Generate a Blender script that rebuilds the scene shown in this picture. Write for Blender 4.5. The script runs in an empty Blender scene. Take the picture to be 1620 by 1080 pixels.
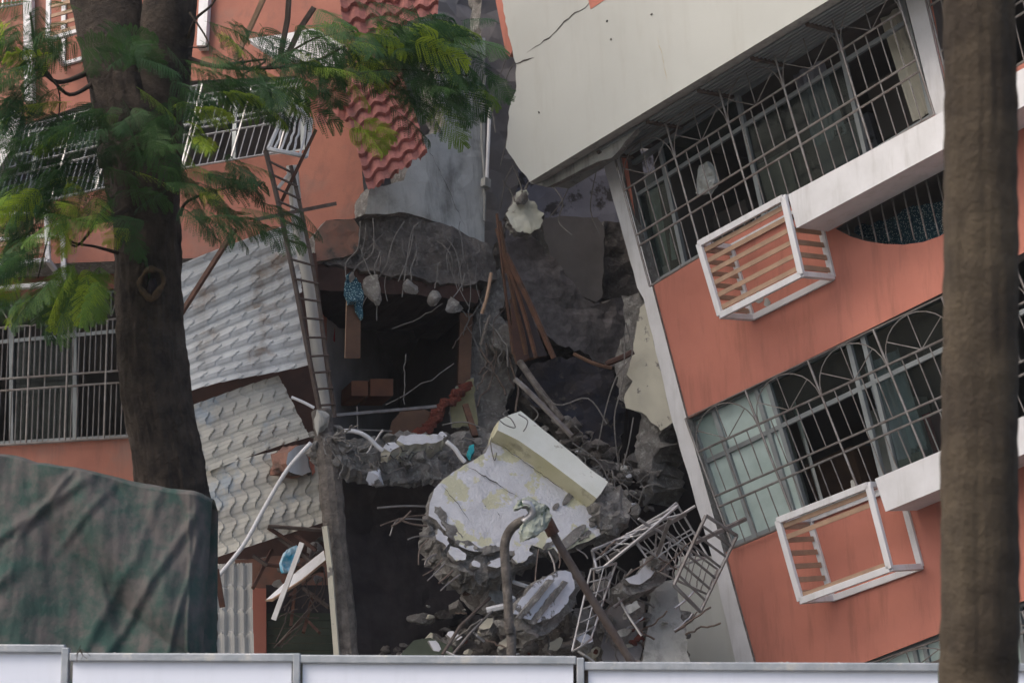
import bpy, bmesh, math, random
import numpy as np
from mathutils import Vector, Matrix, noise
from mathutils.geometry import tessellate_polygon, delaunay_2d_cdt
R_ = math.radians
scn = bpy.context.scene
COL = scn.collection
# ------------------------------------------------------------------ camera
CAM = Vector((0, 0, 1.6)); PITCH = R_(10); FPX = 3600.0
FWD = Vector((0, math.cos(PITCH), math.sin(PITCH))); UP = Vector((0, -math.sin(PITCH), math.cos(PITCH))); RT = Vector((1, 0, 0))
cd = bpy.data.cameras.new('camera'); cam = bpy.data.objects.new('camera', cd); COL.objects.link(cam)
cam.location = CAM; cam.rotation_euler = (R_(90) + PITCH, 0, 0)
cd.sensor_width = 36; cd.lens = 36 * FPX / 1620; cd.clip_end = 2000; cd.clip_start = .1
cd.dof.use_dof = True; cd.dof.focus_distance = 19.5; cd.dof.aperture_fstop = 4.5
scn.camera = cam
# ------------------------------------------------------------------ world, sun, exposure
SUN_EL, SUN_AZ = 48, 240            # azimuth clockwise from +Y: to the left, a little behind the camera
wd = bpy.data.worlds.new('World'); scn.world = wd; wd.use_nodes = True
nt = wd.node_tree; bg = nt.nodes['Background']; sky = nt.nodes.new('ShaderNodeTexSky')
sky.sky_type = 'NISHITA'; sky.sun_disc = False; sky.sun_elevation = R_(SUN_EL); sky.sun_rotation = R_(SUN_AZ)
sky.air_density = 1.0; sky.dust_density = 5; sky.ozone_density = .6
nt.links.new(sky.outputs[0], bg.inputs[0]); bg.inputs[1].default_value = .15
sd = bpy.data.lights.new('sun', 'SUN'); sd.energy = .7; sd.angle = R_(20); sd.color = (1, .96, .91)
so = bpy.data.objects.new('sun', sd); COL.objects.link(so)
sdir = Vector((math.sin(R_(SUN_AZ)) * math.cos(R_(SUN_EL)), math.cos(R_(SUN_AZ)) * math.cos(R_(SUN_EL)), math.sin(R_(SUN_EL))))
so.rotation_euler = sdir.to_track_quat('Z', 'Y').to_euler(); so.location = (-5, -5, 20)
vs = scn.view_settings; vs.view_transform = 'Standard'; vs.look = 'None'; vs.exposure = 0.6; vs.gamma = 1
# ------------------------------------------------------------------ helpers
def ray(px, py): return FWD + RT * ((px - 810) / FPX) - UP * ((py - 540) / FPX)
def W(px, py, d): return CAM + ray(px, py) * d
class Plane:                                    # a real plane in the world; pt() finds where a line of sight meets it
    def __init__(s, p0, n):
        s.p = p0; s.n = n.normalized()
        if s.n.dot(CAM - p0) < 0: s.n = -s.n    # n points outwards, to the street
        s.u = Vector((0, 0, 1)).cross(s.n).normalized()
        if s.u.dot(RT) < 0: s.u = -s.u
        s.v = s.n.cross(s.u)
        if s.v.z < 0: s.v = -s.v
    def pt(s, px, py, off=0.0):
        r = ray(px, py); p = s.p + s.n * off
        return CAM + r * ((p - CAM).dot(s.n) / r.dot(s.n))
    def uv(s, P): d = P - s.p; return (d.dot(s.u), d.dot(s.v))
def P3(a, b, c):
    A, B, C_ = W(*a), W(*b), W(*c); return Plane(A, (B - A).cross(C_ - A))
def Pz(a, b):                                   # plumb plane through two points
    A, B = W(*a), W(*b); return Plane(A, (B - A).cross(Vector((0, 0, 1))))
LOC = {}
def place(o, loc, parent):
    LOC[o.name] = loc.copy()
    if parent is not None: o.parent = parent; o.location = loc - LOC[parent.name]
    else: o.location = loc
def tag(o, label=None, cat=None, group=None, kind=None):
    if label: o['label'] = label
    if cat: o['category'] = cat
    if group: o['group'] = group
    if kind: o['kind'] = kind
    return o
def thing(name, label, cat, loc, group=None):
    o = bpy.data.objects.new(name, None); COL.objects.link(o); place(o, Vector(loc), None); o.empty_display_size = .2
    return tag(o, label, cat, group)
class MB:
    def __init__(s): s.v = []; s.f = []; s.m = []
    def add(s, vs_, fs, mi=0):
        b = len(s.v); s.v += [tuple(v) for v in vs_]; s.f += [tuple(b + i for i in f) for f in fs]; s.m += [mi] * len(fs)
    def tube(s, path, r, n=6, mi=0, cap=True):
        path = [Vector(p) for p in path]; rs = r if isinstance(r, (list, tuple)) else [r] * len(path)
        vs_ = []; t0 = None; side = None
        for i, p in enumerate(path):
            t = (path[min(i + 1, len(path) - 1)] - path[max(i - 1, 0)])
            t = t.normalized() if t.length > 1e-9 else Vector((0, 0, 1))
            if side is None: side = t.orthogonal().normalized()
            else:
                side = side - t * side.dot(t); side = side.normalized() if side.length > 1e-6 else t.orthogonal().normalized()
            b = t.cross(side)
            for k in range(n):
                a = 2 * math.pi * k / n; vs_.append(p + (side * math.cos(a) + b * math.sin(a)) * rs[i])
        fs = [(i * n + k, i * n + (k + 1) % n, (i + 1) * n + (k + 1) % n, (i + 1) * n + k) for i in range(len(path) - 1) for k in range(n)]
        if cap: fs += [tuple(range(n))[::-1], tuple((len(path) - 1) * n + k for k in range(n))]
        s.add(vs_, fs, mi); return s
    def beam(s, a, b, w, h, nrm, mi=0):         # rectangular bar, w across, h along nrm
        a, b = Vector(a), Vector(b); t = (b - a).normalized(); nn = (nrm - t * nrm.dot(t)).normalized(); x = t.cross(nn)
        vs_ = [p + x * (sx * w / 2) + nn * (sn * h / 2) for p in (a, b) for sx, sn in ((-1, -1), (1, -1), (1, 1), (-1, 1))]
        s.add(vs_, [(3, 2, 1, 0), (4, 5, 6, 7), (0, 1, 5, 4), (1, 2, 6, 5), (2, 3, 7, 6), (3, 0, 4, 7)], mi); return s
    def prism(s, front, back, holes_f=(), holes_b=(), mi=0, ms=None):
        ms = mi if ms is None else ms
        loops = [list(front)] + [list(h) for h in holes_f]; bl = [list(back)] + [list(h) for h in holes_b]
        tris = tessellate_polygon(loops); fv = [v for l in loops for v in l]; bv = [v for l in bl for v in l]
        s.add(fv, tris, mi); s.add(bv, [t[::-1] for t in tris], ms)
        for l, b in zip(loops, bl):
            n = len(l); s.add(l + b, [(i, (i + 1) % n, n + (i + 1) % n, n + i) for i in range(n)], ms)
        return s
    def build(s, name, mats, parent=None, label=None, cat=None, group=None, kind=None, smooth=False, bevel=0):
        V = [Vector(v) for v in s.v]
        lo = Vector([min(v[i] for v in V) for i in range(3)]); hi = Vector([max(v[i] for v in V) for i in range(3)])
        loc = Vector(((lo.x + hi.x) / 2, (lo.y + hi.y) / 2, lo.z))
        me = bpy.data.meshes.new(name); me.from_pydata([tuple(v - loc) for v in V], [], s.f)
        mats = mats if isinstance(mats, (list, tuple)) else [mats]
        for m in mats: me.materials.append(m)
        if len(mats) > 1: me.polygons.foreach_set('material_index', s.m)
        bm = bmesh.new(); bm.from_mesh(me); bmesh.ops.recalc_face_normals(bm, faces=bm.faces); bm.to_mesh(me); bm.free()
        if smooth: me.polygons.foreach_set('use_smooth', [True] * len(me.polygons))
        o = bpy.data.objects.new(name, me); COL.objects.link(o); place(o, loc, parent)
        if bevel:
            b = o.modifiers.new('bevel', 'BEVEL'); b.width = bevel; b.segments = 2; b.limit_method = 'ANGLE'
        return tag(o, label, cat, group, kind)
# ------------------------------------------------------------------ materials
def mat(name, c1, c2=None, scale=3, rough=.85, bump=.2, bscale=30, metal=0, c3=None, c3scale=1.2, c3lo=.52, c3hi=.6,
        streak=None, streak_amt=.5, spec=.3, disp_vor=0, det=8, trans=0, voro=None):
    m = bpy.data.materials.new(name); m.use_nodes = True; t = m.node_tree; N = t.nodes; L = t.links
    p = N['Principled BSDF']; p.inputs['Roughness'].default_value = rough; p.inputs['Metallic'].default_value = metal
    p.inputs['Specular IOR Level'].default_value = spec
    tc = N.new('ShaderNodeTexCoord'); co = tc.outputs['Object']
    def nz(sc, d=det, r=.6, vec=None):
        n = N.new('ShaderNodeTexNoise'); n.inputs['Scale'].default_value = sc; n.inputs['Detail'].default_value = d; n.inputs['Roughness'].default_value = r
        L.new(vec or co, n.inputs['Vector']); return n.outputs['Fac']
    def ramp(f, lo, hi):
        r = N.new('ShaderNodeMapRange'); r.inputs['From Min'].default_value = lo; r.inputs['From Max'].default_value = hi; L.new(f, r.inputs['Value']); return r.outputs[0]
    def mix(f, a, b):
        x = N.new('ShaderNodeMix'); x.data_type = 'RGBA'; L.new(f, x.inputs[0])
        for v, i in ((a, 6), (b, 7)):
            if isinstance(v, tuple): x.inputs[i].default_value = v + (1,)
            else: L.new(v, x.inputs[i])
        return x.outputs[2]
    c2 = c2 or tuple(v * .75 for v in c1)
    out = mix(ramp(nz(scale), .35, .65), c1, c2)
    if voro:
        v = N.new('ShaderNodeTexVoronoi'); v.inputs['Scale'].default_value = voro[0]; L.new(co, v.inputs['Vector'])
        out = mix(ramp(v.outputs['Distance'], voro[1], voro[1] + .05), voro[2], out)
    if c3: out = mix(ramp(nz(c3scale, 10, .65), c3lo, c3hi), out, c3)
    if streak:
        mp = N.new('ShaderNodeMapping'); mp.inputs['Scale'].default_value = (7, 7, .7); L.new(co, mp.inputs[0])
        f = ramp(nz(1.0, 8, .7, mp.outputs[0]), .5, .8)
        mm = N.new('ShaderNodeMath'); mm.operation = 'MULTIPLY'; mm.inputs[1].default_value = streak_amt; L.new(f, mm.inputs[0])
        out = mix(mm.outputs[0], out, streak)
    L.new(out, p.inputs['Base Color'])
    if bump:
        b = N.new('ShaderNodeBump'); b.inputs['Strength'].default_value = bump; b.inputs['Distance'].default_value = .02 if bump < .6 else .06
        L.new(nz(bscale, 10, .7), b.inputs['Height']); L.new(b.outputs[0], p.inputs['Normal'])
    return m
M = {}
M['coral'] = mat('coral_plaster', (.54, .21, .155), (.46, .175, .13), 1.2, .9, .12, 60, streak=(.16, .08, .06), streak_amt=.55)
M['coral_shaded'] = mat('shaded_coral_plaster', (.34, .14, .10), (.28, .115, .085), 2.2, .9, .2, 50, c3=(.24, .14, .115), c3scale=1.4, c3lo=.52, c3hi=.72, streak=(.15, .085, .07), streak_amt=.7)  # coral darkened for the trees' shade; blotches and streaks are weathering
M['coral_dirty'] = mat('coral_plaster_dirty', (.30, .15, .11), (.17, .12, .10), 4, .95, .4, 30, c3=(.09, .08, .07), c3scale=3)
M['beige'] = mat('beige_plaster', (.54, .55, .52), (.50, .51, .48), .8, .9, .06, 50, streak=(.36, .34, .29), streak_amt=.3)
M['white'] = mat('white_paint', (.72, .72, .74), (.62, .62, .63), 3, .7, .06, 60, streak=(.30, .29, .26), streak_amt=.5)
M['cream'] = mat('cream_plaster', (.55, .53, .44), (.46, .44, .37), 3, .9, .15, 40, c3=(.2, .19, .18), c3lo=.6, c3hi=.63, c3scale=5)
M['conc'] = mat('broken_concrete', (.38, .36, .34), (.19, .18, .17), 9, 1, 1.0, 45, c3=(.56, .55, .52), c3scale=18, c3lo=.50, c3hi=.68)
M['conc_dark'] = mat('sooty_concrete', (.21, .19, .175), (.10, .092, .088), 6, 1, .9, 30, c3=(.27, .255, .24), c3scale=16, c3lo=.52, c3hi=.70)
M['conc_pale'] = mat('pale_concrete', (.42, .42, .40), (.30, .305, .29), 2, .95, .35, 45, streak=(.06, .06, .055), streak_amt=.9)
M['wall_pale'] = mat('bare_render_wall', (.56, .57, .55), (.40, .41, .395), 1.6, .95, .4, 40, c3=(.26, .26, .25), c3scale=1.5, c3lo=.5, c3hi=.62, streak=(.10, .095, .085), streak_amt=.8)
M['conc_rib'] = mat('rough_grey_slab', (.36, .33, .33), (.21, .19, .195), 12, 1, .8, 70)
M['grey_blue'] = mat('grey_blue_paint', (.34, .345, .41), (.26, .26, .31), 2, .9, .2, 30, c3=(.09, .085, .09), c3scale=2.5, c3lo=.55, c3hi=.6)
M['grey_dark'] = mat('dark_grey_plaster', (.27, .255, .25), (.19, .175, .175), 2, .9, .2, 30)
M['near_black'] = mat('near_black', (.032, .027, .030), (.045, .038, .041), 3, 1, .5, 20)  # near-black; darkness of voids and hollows put into the colour
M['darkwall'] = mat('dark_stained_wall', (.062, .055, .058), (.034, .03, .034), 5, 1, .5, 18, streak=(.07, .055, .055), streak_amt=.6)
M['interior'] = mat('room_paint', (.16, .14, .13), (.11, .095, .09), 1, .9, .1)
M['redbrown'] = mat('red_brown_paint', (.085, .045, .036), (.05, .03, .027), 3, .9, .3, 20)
M['lilac'] = mat('peeling_lilac_plaster', (.76, .76, .79), (.64, .64, .67), 5, .9, .6, 30, c3=(.66, .64, .46), c3scale=3.2, c3lo=.535, c3hi=.56)
M['lilac2'] = mat('peeling_lilac_plaster_striped', (.70, .71, .76), (.56, .56, .60), 3, .9, .3, 30, c3=(.15, .14, .13), c3scale=5, c3lo=.53, c3hi=.57)
M['yellowish'] = mat('yellowed_plaster', (.66, .68, .62), (.56, .565, .47), 3.5, .9, .4, 30, c3=(.34, .33, .29), c3scale=7, c3lo=.60, c3hi=.66)
M['beam_face'] = mat('pale_beam_paint', (.76, .78, .73), (.68, .70, .63), 4, .85, .3, 30, c3=(.42, .41, .36), c3scale=9, c3lo=.62, c3hi=.68)
M['beam_side'] = mat('yellowed_beam_side', (.50, .48, .31), (.60, .58, .42), 3, .9, .3, 30, c3=(.36, .34, .24), c3scale=5, c3lo=.55, c3hi=.65)
M['rag'] = mat('dirty_rag', (.22, .25, .21), (.34, .36, .33), 12, .95, .5, 20, c3=(.07, .10, .06), c3scale=12, c3lo=.55, c3hi=.62)
M['alu'] = mat('galvanised_steel', (.42, .42, .43), (.33, .32, .32), 6, .42, .06, 60, metal=.65, spec=.5)
M['alu_dull'] = mat('dull_steel', (.25, .24, .235), (.15, .13, .12), 9, .5, .1, 60, metal=.5, spec=.5)
M['alu_frame'] = mat('aluminium_frame', (.30, .33, .34), (.22, .24, .25), 3, .5, .03, 60, metal=.3)
M['rebar'] = mat('rebar', (.12, .09, .075), (.19, .15, .13), 20, .7, .3, 90, metal=.4)
M['wire'] = mat('grey_wire', (.21, .20, .19), (.12, .11, .10), 20, .6, .1, 60)
M['rust'] = mat('rusty_steel', (.10, .048, .034), (.055, .03, .025), 8, .85, .4, 60)
M['rustfence'] = mat('old_iron', (.085, .06, .05), (.12, .10, .09), 10, .8, .3, 60)
M['wood'] = mat('split_wood', (.15, .075, .048), (.07, .04, .03), 10, .8, .4, 60)
M['board'] = mat('brown_board', (.14, .075, .045), (.09, .05, .033), 5, .7, .15, 40)
M['palewood'] = mat('pale_slat', (.42, .28, .19), (.30, .20, .14), 6, .8, .2, 40)
M['oldpost'] = mat('weathered_post', (.29, .26, .235), (.13, .115, .105), 12, 1, .9, 40, streak=(.04, .035, .03), streak_amt=.9)
M['brick'] = mat('red_brick', (.24, .065, .045), (.13, .05, .04), 12, 1, .8, 40)
M['sheet_blue'] = mat('grey_roof_sheet', (.62, .63, .63), (.47, .47, .465), 3, .55, .12, 40, c3=(.30, .22, .16), c3scale=1.3, c3lo=.52, c3hi=.62, streak=(.15, .14, .13), streak_amt=.5)
M['sheet_cream'] = mat('weathered_roof_sheet', (.60, .57, .49), (.45, .43, .39), 3, .65, .15, 40, c3=(.38, .42, .45), c3scale=2.2, c3lo=.54, c3hi=.62, streak=(.11, .1, .085), streak_amt=.5)
M['sheet_white'] = mat('pale_roof_sheet', (.50, .49, .46), (.40, .39, .37), 3, .7, .15, 40, streak=(.2, .19, .17), streak_amt=.5)
M['tile'] = mat('red_tile', (.42, .16, .135), (.26, .10, .085), 9, .75, .2, 40, c3=(.20, .10, .085), c3scale=2.4, c3lo=.55, c3hi=.7)
M['tarp'] = mat('green_tarpaulin', (.026, .066, .056), (.044, .062, .056), 4, .8, .5, 14, c3=(.095, .088, .086), c3scale=5.5, c3lo=.42, c3hi=.60, streak=(.13, .14, .135), streak_amt=.12)
M['bark'] = mat('tree_bark', (.10, .078, .062), (.038, .031, .028), 6, 1, 1.0, 22, c3=(.15, .125, .10), c3scale=2.0, c3lo=.5, c3hi=.75, streak=(.014, .011, .010), streak_amt=.9)
M['scar'] = mat('bark_scar', (.15, .10, .06), (.06, .045, .03), 14, 1, .6, 40)
M['palm'] = mat('palm_bark', (.15, .118, .082), (.07, .055, .042), 4, 1, .9, 40, streak=(.04, .035, .03), streak_amt=.6)
M['twig'] = mat('twig', (.035, .026, .02), (.06, .045, .035), 10, .9, .3, 50)
M['hoard'] = mat('hoarding_sheet', (.76, .80, .90), (.72, .76, .86), .5, .45, .03, 6, streak=(.5, .53, .58), streak_amt=.3)
M['rail'] = mat('hoarding_rail', (.30, .33, .36), (.42, .44, .47), 8, .45, .2, 40, metal=.5, c3=(.5, .5, .48), c3scale=9, c3lo=.58, c3hi=.66)
M['teal'] = mat('dotted_teal_cloth', (.03, .09, .12), (.02, .07, .11), 5, .9, .2, 40, voro=(60, .26, (.45, .62, .62)))
M['bluefab'] = mat('dark_blue_fabric', (.022, .026, .042), (.04, .034, .036), 3, .95, .6, 9, c3=(.08, .07, .065), c3scale=9, c3lo=.58, c3hi=.64)
M['blueplastic'] = mat('blue_plastic', (.03, .32, .50), (.55, .62, .66), 9, .4, .2, 20)
M['cyan'] = mat('turquoise_cloth', (.03, .36, .40), (.02, .2, .26), 9, .8, .2, 20)
M['orange'] = mat('orange_box', (.30, .13, .07), (.2, .09, .06), 2, .8)
M['red'] = mat('red_frame', (.30, .02, .03), (.2, .02, .02), 2, .7)
M['shutter'] = mat('green_shutter', (.07, .085, .06), (.045, .055, .04), 3, .8, .2)
M['olive'] = mat('olive_board', (.30, .29, .17), (.2, .19, .12), 5, .9, .3)
M['cloth'] = mat('pale_cloth', (.46, .48, .47), (.36, .38, .37), 9, .95, .4, 14)
M['crack'] = mat('crack_shadow', (.05, .045, .04), (.09, .08, .07), 12, 1, .6, 60)
M['ground'] = mat('packed_earth', (.16, .15, .135), (.11, .105, .095), .4, 1, .6, 6)
M['ochre'] = mat('ochre_stain', (.48, .36, .16), (.52, .45, .30), 9, .9, .05)
def glass(name, tint, dens, rough=.08):
    m = bpy.data.materials.new(name); m.use_nodes = True; t = m.node_tree; N = t.nodes; L = t.links; p = N['Principled BSDF']; out = N['Material Output']
    p.inputs['Base Color'].default_value = tint + (1,); p.inputs['Roughness'].default_value = rough; p.inputs['Specular IOR Level'].default_value = .5
    tr = N.new('ShaderNodeBsdfTransparent'); tr.inputs[0].default_value = (.75, .85, .82, 1); mx = N.new('ShaderNodeMixShader')
    nz = N.new('ShaderNodeTexNoise'); nz.inputs['Scale'].default_value = 2.2; nz.inputs['Detail'].default_value = 6
    tc = N.new('ShaderNodeTexCoord'); L.new(tc.outputs['Object'], nz.inputs['Vector'])
    mr = N.new('ShaderNodeMapRange'); mr.inputs['From Min'].default_value = .35; mr.inputs['From Max'].default_value = .65
    mr.inputs['To Min'].default_value = dens * .75; mr.inputs['To Max'].default_value = min(1, dens * 1.2); L.new(nz.outputs['Fac'], mr.inputs['Value'])
    L.new(mr.outputs[0], mx.inputs[0]); L.new(tr.outputs[0], mx.inputs[1]); L.new(p.outputs[0], mx.inputs[2]); L.new(mx.outputs[0], out.inputs[0]); return m
M['glass'] = glass('window_glass', (.035, .04, .042), .22)
M['glass_frost'] = glass('frosted_glass', (.50, .62, .60), .88, .3)
m = bpy.data.materials.new('pinnate_leaf'); m.use_nodes = True; t = m.node_tree; N = t.nodes; L = t.links
p = N['Principled BSDF']; at = N.new('ShaderNodeAttribute'); at.attribute_name = 'sun_tone'; cr = N.new('ShaderNodeValToRGB')
cr.color_ramp.elements[0].color = (.034, .085, .042, 1); cr.color_ramp.elements[1].color = (.42, .52, .05, 1)
e = cr.color_ramp.elements.new(.45); e.color = (.085, .17, .05, 1); e = cr.color_ramp.elements.new(.75); e.color = (.19, .31, .045, 1)  # lime end paints sunlit fronds; lower tones vary as leaf age does
L.new(at.outputs['Fac'], cr.inputs[0]); L.new(cr.outputs[0], p.inputs['Base Color']); p.inputs['Roughness'].default_value = .55; p.inputs['Specular IOR Level'].default_value = .3
tl = N.new('ShaderNodeBsdfTranslucent'); L.new(cr.outputs[0], tl.inputs[0]); mx = N.new('ShaderNodeMixShader'); mx.inputs[0].default_value = .4
L.new(p.outputs[0], mx.inputs[1]); L.new(tl.outputs[0], mx.inputs[2]); L.new(mx.outputs[0], N['Material Output'].inputs[0]); M['leaf'] = m
# ------------------------------------------------------------------ shape helpers
def px3(pl, pts, off=0): return [pl.pt(x, y, off) for x, y in pts]
def jag(pts, step, amp, seed=0, skip=()):       # outline with a broken edge; edges whose index is in skip stay straight
    rd = random.Random(seed); out = []
    n = len(pts)
    for i in range(n):
        a, b = pts[i], pts[(i + 1) % n]; out.append(a)
        if i in skip: continue
        L_ = math.hypot(b[0] - a[0], b[1] - a[1]); k = int(L_ / step)
        for j in range(1, k):
            tt = (j + rd.uniform(-.25, .25)) / k
            out.append((a[0] + (b[0] - a[0]) * tt + rd.uniform(-amp, amp), a[1] + (b[1] - a[1]) * tt + rd.uniform(-amp, amp)))
    return out
def wall(mb, pl, outer, holes=(), off=0, thick=.2, mi=0, ms=None):
    f = px3(pl, outer, off); hs = [px3(pl, h, off) for h in holes]; d = pl.n * thick
    mb.prism(f, [p - d for p in f], hs, [[p - d for p in h] for h in hs], mi, ms); return mb
def slab(pl, pts, thick, off=0, step=10, amp=3, rough=.02, seed=0, skip=(), relief=0.0, grid=0, relief_s=4, mb=None, mi=0, ms=1, rings=4, taper=0):
    """broken plate: finished front face (material mi), rough broken sides and back (material ms)"""
    mb = mb or MB(); rd = random.Random(seed + 7); o2 = jag(pts, step, amp, seed, skip); f = px3(pl, o2, off); n = len(f)
    c = sum(f, Vector()) / n
    F = [Vector(v) for v in f]
    if grid:
        uv = [pl.uv(v) for v in f]; us = [a for a, b in uv]; vv = [b for a, b in uv]; pts2 = [Vector(a) for a in uv]
        u = min(us)
        while u < max(us):
            w = min(vv)
            while w < max(vv): pts2.append(Vector((u + rd.uniform(-.3, .3) * grid, w + rd.uniform(-.3, .3) * grid))); w += grid
            u += grid
        res = delaunay_2d_cdt(pts2, [(i, (i + 1) % n) for i in range(n)], [], 1, 1e-5)
        base = pl.p + pl.n * off; vs_ = []; 
        for q in res[0]:
            P = base + pl.u * q.x + pl.v * q.y; h = noise.fractal(P * relief_s + Vector((seed, 0, 0)), 1.0, 2.0, 4) * relief
            vs_.append(P + pl.n * h)
        mb.add(vs_, [tuple(x) for x in res[2]], mi)
        F = [v + pl.n * (noise.fractal(v * relief_s + Vector((seed, 0, 0)), 1.0, 2.0, 4) * relief) for v in f]
    else:
        mb.add(F, tessellate_polygon([F]), mi)
    rows = [F]
    for r in range(1, rings + 1):
        k = r / rings; rows.append([v - pl.n * (thick * k * rd.uniform(.85, 1.1)) + pl.u * rd.uniform(-rough, rough) + pl.v * rd.uniform(-rough, rough) + (c - v) * taper * k for v in f])
    vs_ = [v for row in rows for v in row]
    mb.add(vs_, [(r * n + i, r * n + (i + 1) % n, (r + 1) * n + (i + 1) % n, (r + 1) * n + i) for r in range(rings) for i in range(n)], ms)
    B = rows[-1]; mb.add(B, tessellate_polygon([B]), ms); return mb
def rock(mb, c, size, seed, squash=(1, 1, 1), mi=0, flat=None, sub=3):
    rd = random.Random(seed); bm = bmesh.new(); bmesh.ops.create_icosphere(bm, subdivisions=sub, radius=1)
    pls = [(Vector((rd.gauss(0, 1), rd.gauss(0, 1), rd.gauss(0, 1))).normalized(), rd.uniform(.35, .68)) for _ in range(10)]
    if flat is not None: pls.append((flat.normalized(), .35))
    rot = Matrix.Rotation(rd.uniform(0, 6), 3, 'Z')
    vs_ = []
    for v in bm.verts:
        p = v.co.copy()
        for n_, d in pls:
            k = p.dot(n_) - d
            if k > 0: p -= n_ * k
        p *= 1 + .16 * noise.fractal(p * 3 + Vector((seed, seed, 0)), 1, 2, 3)
        p = Vector((p.x * squash[0], p.y * squash[1], p.z * squash[2])); vs_.append(Vector(c) + rot @ p * size)
    fs = [tuple(v.index for v in f.verts) for f in bm.faces]; bm.free(); mb.add(vs_, fs, mi)
    return mb
def bent(a, b, sag=.05, n=7, seed=0, wob=.02):
    rd = random.Random(seed); a, b = Vector(a), Vector(b); L_ = (b - a).length; o = Vector((rd.uniform(-1, 1), rd.uniform(-1, 1), rd.uniform(-.6, .3))) * sag * L_
    return [a.lerp(b, i / n) + o * math.sin(math.pi * i / n) + Vector([rd.uniform(-wob, wob) * L_ * (0 < i < n) for _ in range(3)]) for i in range(n + 1)]
def smooth_path(pts, n=5):
    P = [Vector(p) for p in pts]; out = []
    for i in range(len(P) - 1):
        p0, p1, p2, p3 = P[max(i - 1, 0)], P[i], P[i + 1], P[min(i + 2, len(P) - 1)]
        for k in range(n):
            t_ = k / n; out.append(.5 * ((2 * p1) + (p2 - p0) * t_ + (2 * p0 - 5 * p1 + 4 * p2 - p3) * t_ ** 2 + (3 * p1 - p0 - 3 * p2 + p3) * t_ ** 3))
    return out + [P[-1]]
def Wp(pts, d=None): return [W(*(p if len(p) == 3 else (p[0], p[1], d))) for p in pts]
def sheet(c00, c10, c11, c01, waves, rows, amp=.022, step=.016, nu=None, nv=None, bend=0, seed=0, cut=.0, scallop=.1):
    """pressed roof sheet: c00->c10 runs along the rows (v of steps), c00->c01 across the waves"""
    A, B, C_, D = W(*c00), W(*c10), W(*c11), W(*c01); n_ = (B - A).cross(D - A).normalized()
    if n_.dot(CAM - A) < 0: n_ = -n_
    nu = nu or rows * 14; nv = nv or waves * 12; rd = random.Random(seed); mb = MB(); vs_ = []
    jl = [rd.uniform(-1, 1) * cut for _ in range(nv + 1)]; jr = [rd.uniform(-1, 1) * cut for _ in range(nv + 1)]
    for side in (0, 1):
        for j in range(nv + 1):
            for i in range(nu + 1):
                u = i / nu; v = j / nv; ue = u
                if i == 0: ue += jl[j]
                if i == nu: ue += jr[j]
                P = (A.lerp(B, ue)).lerp(D.lerp(C_, ue), v)
                ph = 2 * math.pi * v * waves; s_ = u * rows + scallop * math.sin(ph) + .05 * math.sin(ph * .37 + 1.3)
                h = amp * abs(math.cos(ph / 2)) ** 1.4 * 2 - amp + .0018 * math.sin(ph * 4) + step * (s_ % 1) + bend * math.sin(math.pi * u) + .05 * noise.noise(P * 1.3 + Vector((seed, 0, 0)))
                vs_.append(P + n_ * (h - side * .004))
    st = nu + 1; tot = st * (nv + 1)
    q = [(j * st + i, j * st + i + 1, (j + 1) * st + i + 1, (j + 1) * st + i) for j in range(nv) for i in range(nu)]
    fs = q + [tuple(tot + k for k in f[::-1]) for f in q]
    edge = [i for i in range(st)] + [j * st + nu for j in range(1, nv + 1)] + [nv * st + i for i in range(nu - 1, -1, -1)] + [j * st for j in range(nv - 1, 0, -1)]
    fs += [(edge[k], edge[(k + 1) % len(edge)], tot + edge[(k + 1) % len(edge)], tot + edge[k]) for k in range(len(edge))]
    mb.add(vs_, fs); return mb
def lerpP(a, b, t_): return a + (b - a) * t_
def grille(parent, pl, off, BL, BR, TL, rails, bays, sub, r=.011, arch=0.0, mat_=None, seed=0, name='window_grille', miss=.0, spokes=True):
    rd = random.Random(seed); mb = MB(); b0, b1, t0 = pl.pt(*BL, off), pl.pt(*BR, off), pl.pt(*TL, off); V = t0 - b0; U = b1 - b0
    q = lambda s_, f: b0 + U * s_ + V * f
    for f in rails: mb.tube([q(0, f), q(1, f)], r * 1.1, 6)
    for k in range(bays + 1):
        mb.tube([q(k / bays, 0), q(k / bays, 1 + (arch if arch else 0))], r * 1.15, 6)
    segs = [(rails[i], rails[i + 1]) for i in range(len(rails) - 1)]
    for k in range(bays):
        for j in range(1, sub):
            s_ = (k + j / sub) / bays
            for a, b in segs:
                if b - a < .15:
                    if j == sub // 2: mb.tube([q(s_, a), q(s_, b)], r * .7, 5)
                    continue
                if rd.random() < miss: continue
                mb.tube([q(s_, a), q(s_ + rd.uniform(-.0015, .0015), b)], r * .62, 5)
        if arch and spokes:
            c = (k + .5) / bays; h = .5 / bays; ring = []
            for i in range(13):
                a = math.pi * i / 12; ring.append(q(c - h * math.cos(a) * .97, 1 + arch * .97 * math.sin(a)))
            mb.tube(ring, r * .55, 5)
            for a in (35, 90, 145):
                a = R_(a); mb.tube([q(c, 1), q(c - h * math.cos(a) * .97, 1 + arch * .97 * math.sin(a))], r * .5, 5)
    if arch: mb.tube([q(0, 1 + arch), q(1, 1 + arch)], r * .7, 6)
    return mb.build(name, mat_ or M['alu'], parent)
exec_order = None
# ================================================================== GROUND
g = MB(); S = 400; g.add([(-S, -S, 0), (S, -S, 0), (S, S, 0), (-S, S, 0)], [(0, 1, 2, 3)]); g.build('ground', M['ground'], kind='structure')
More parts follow.
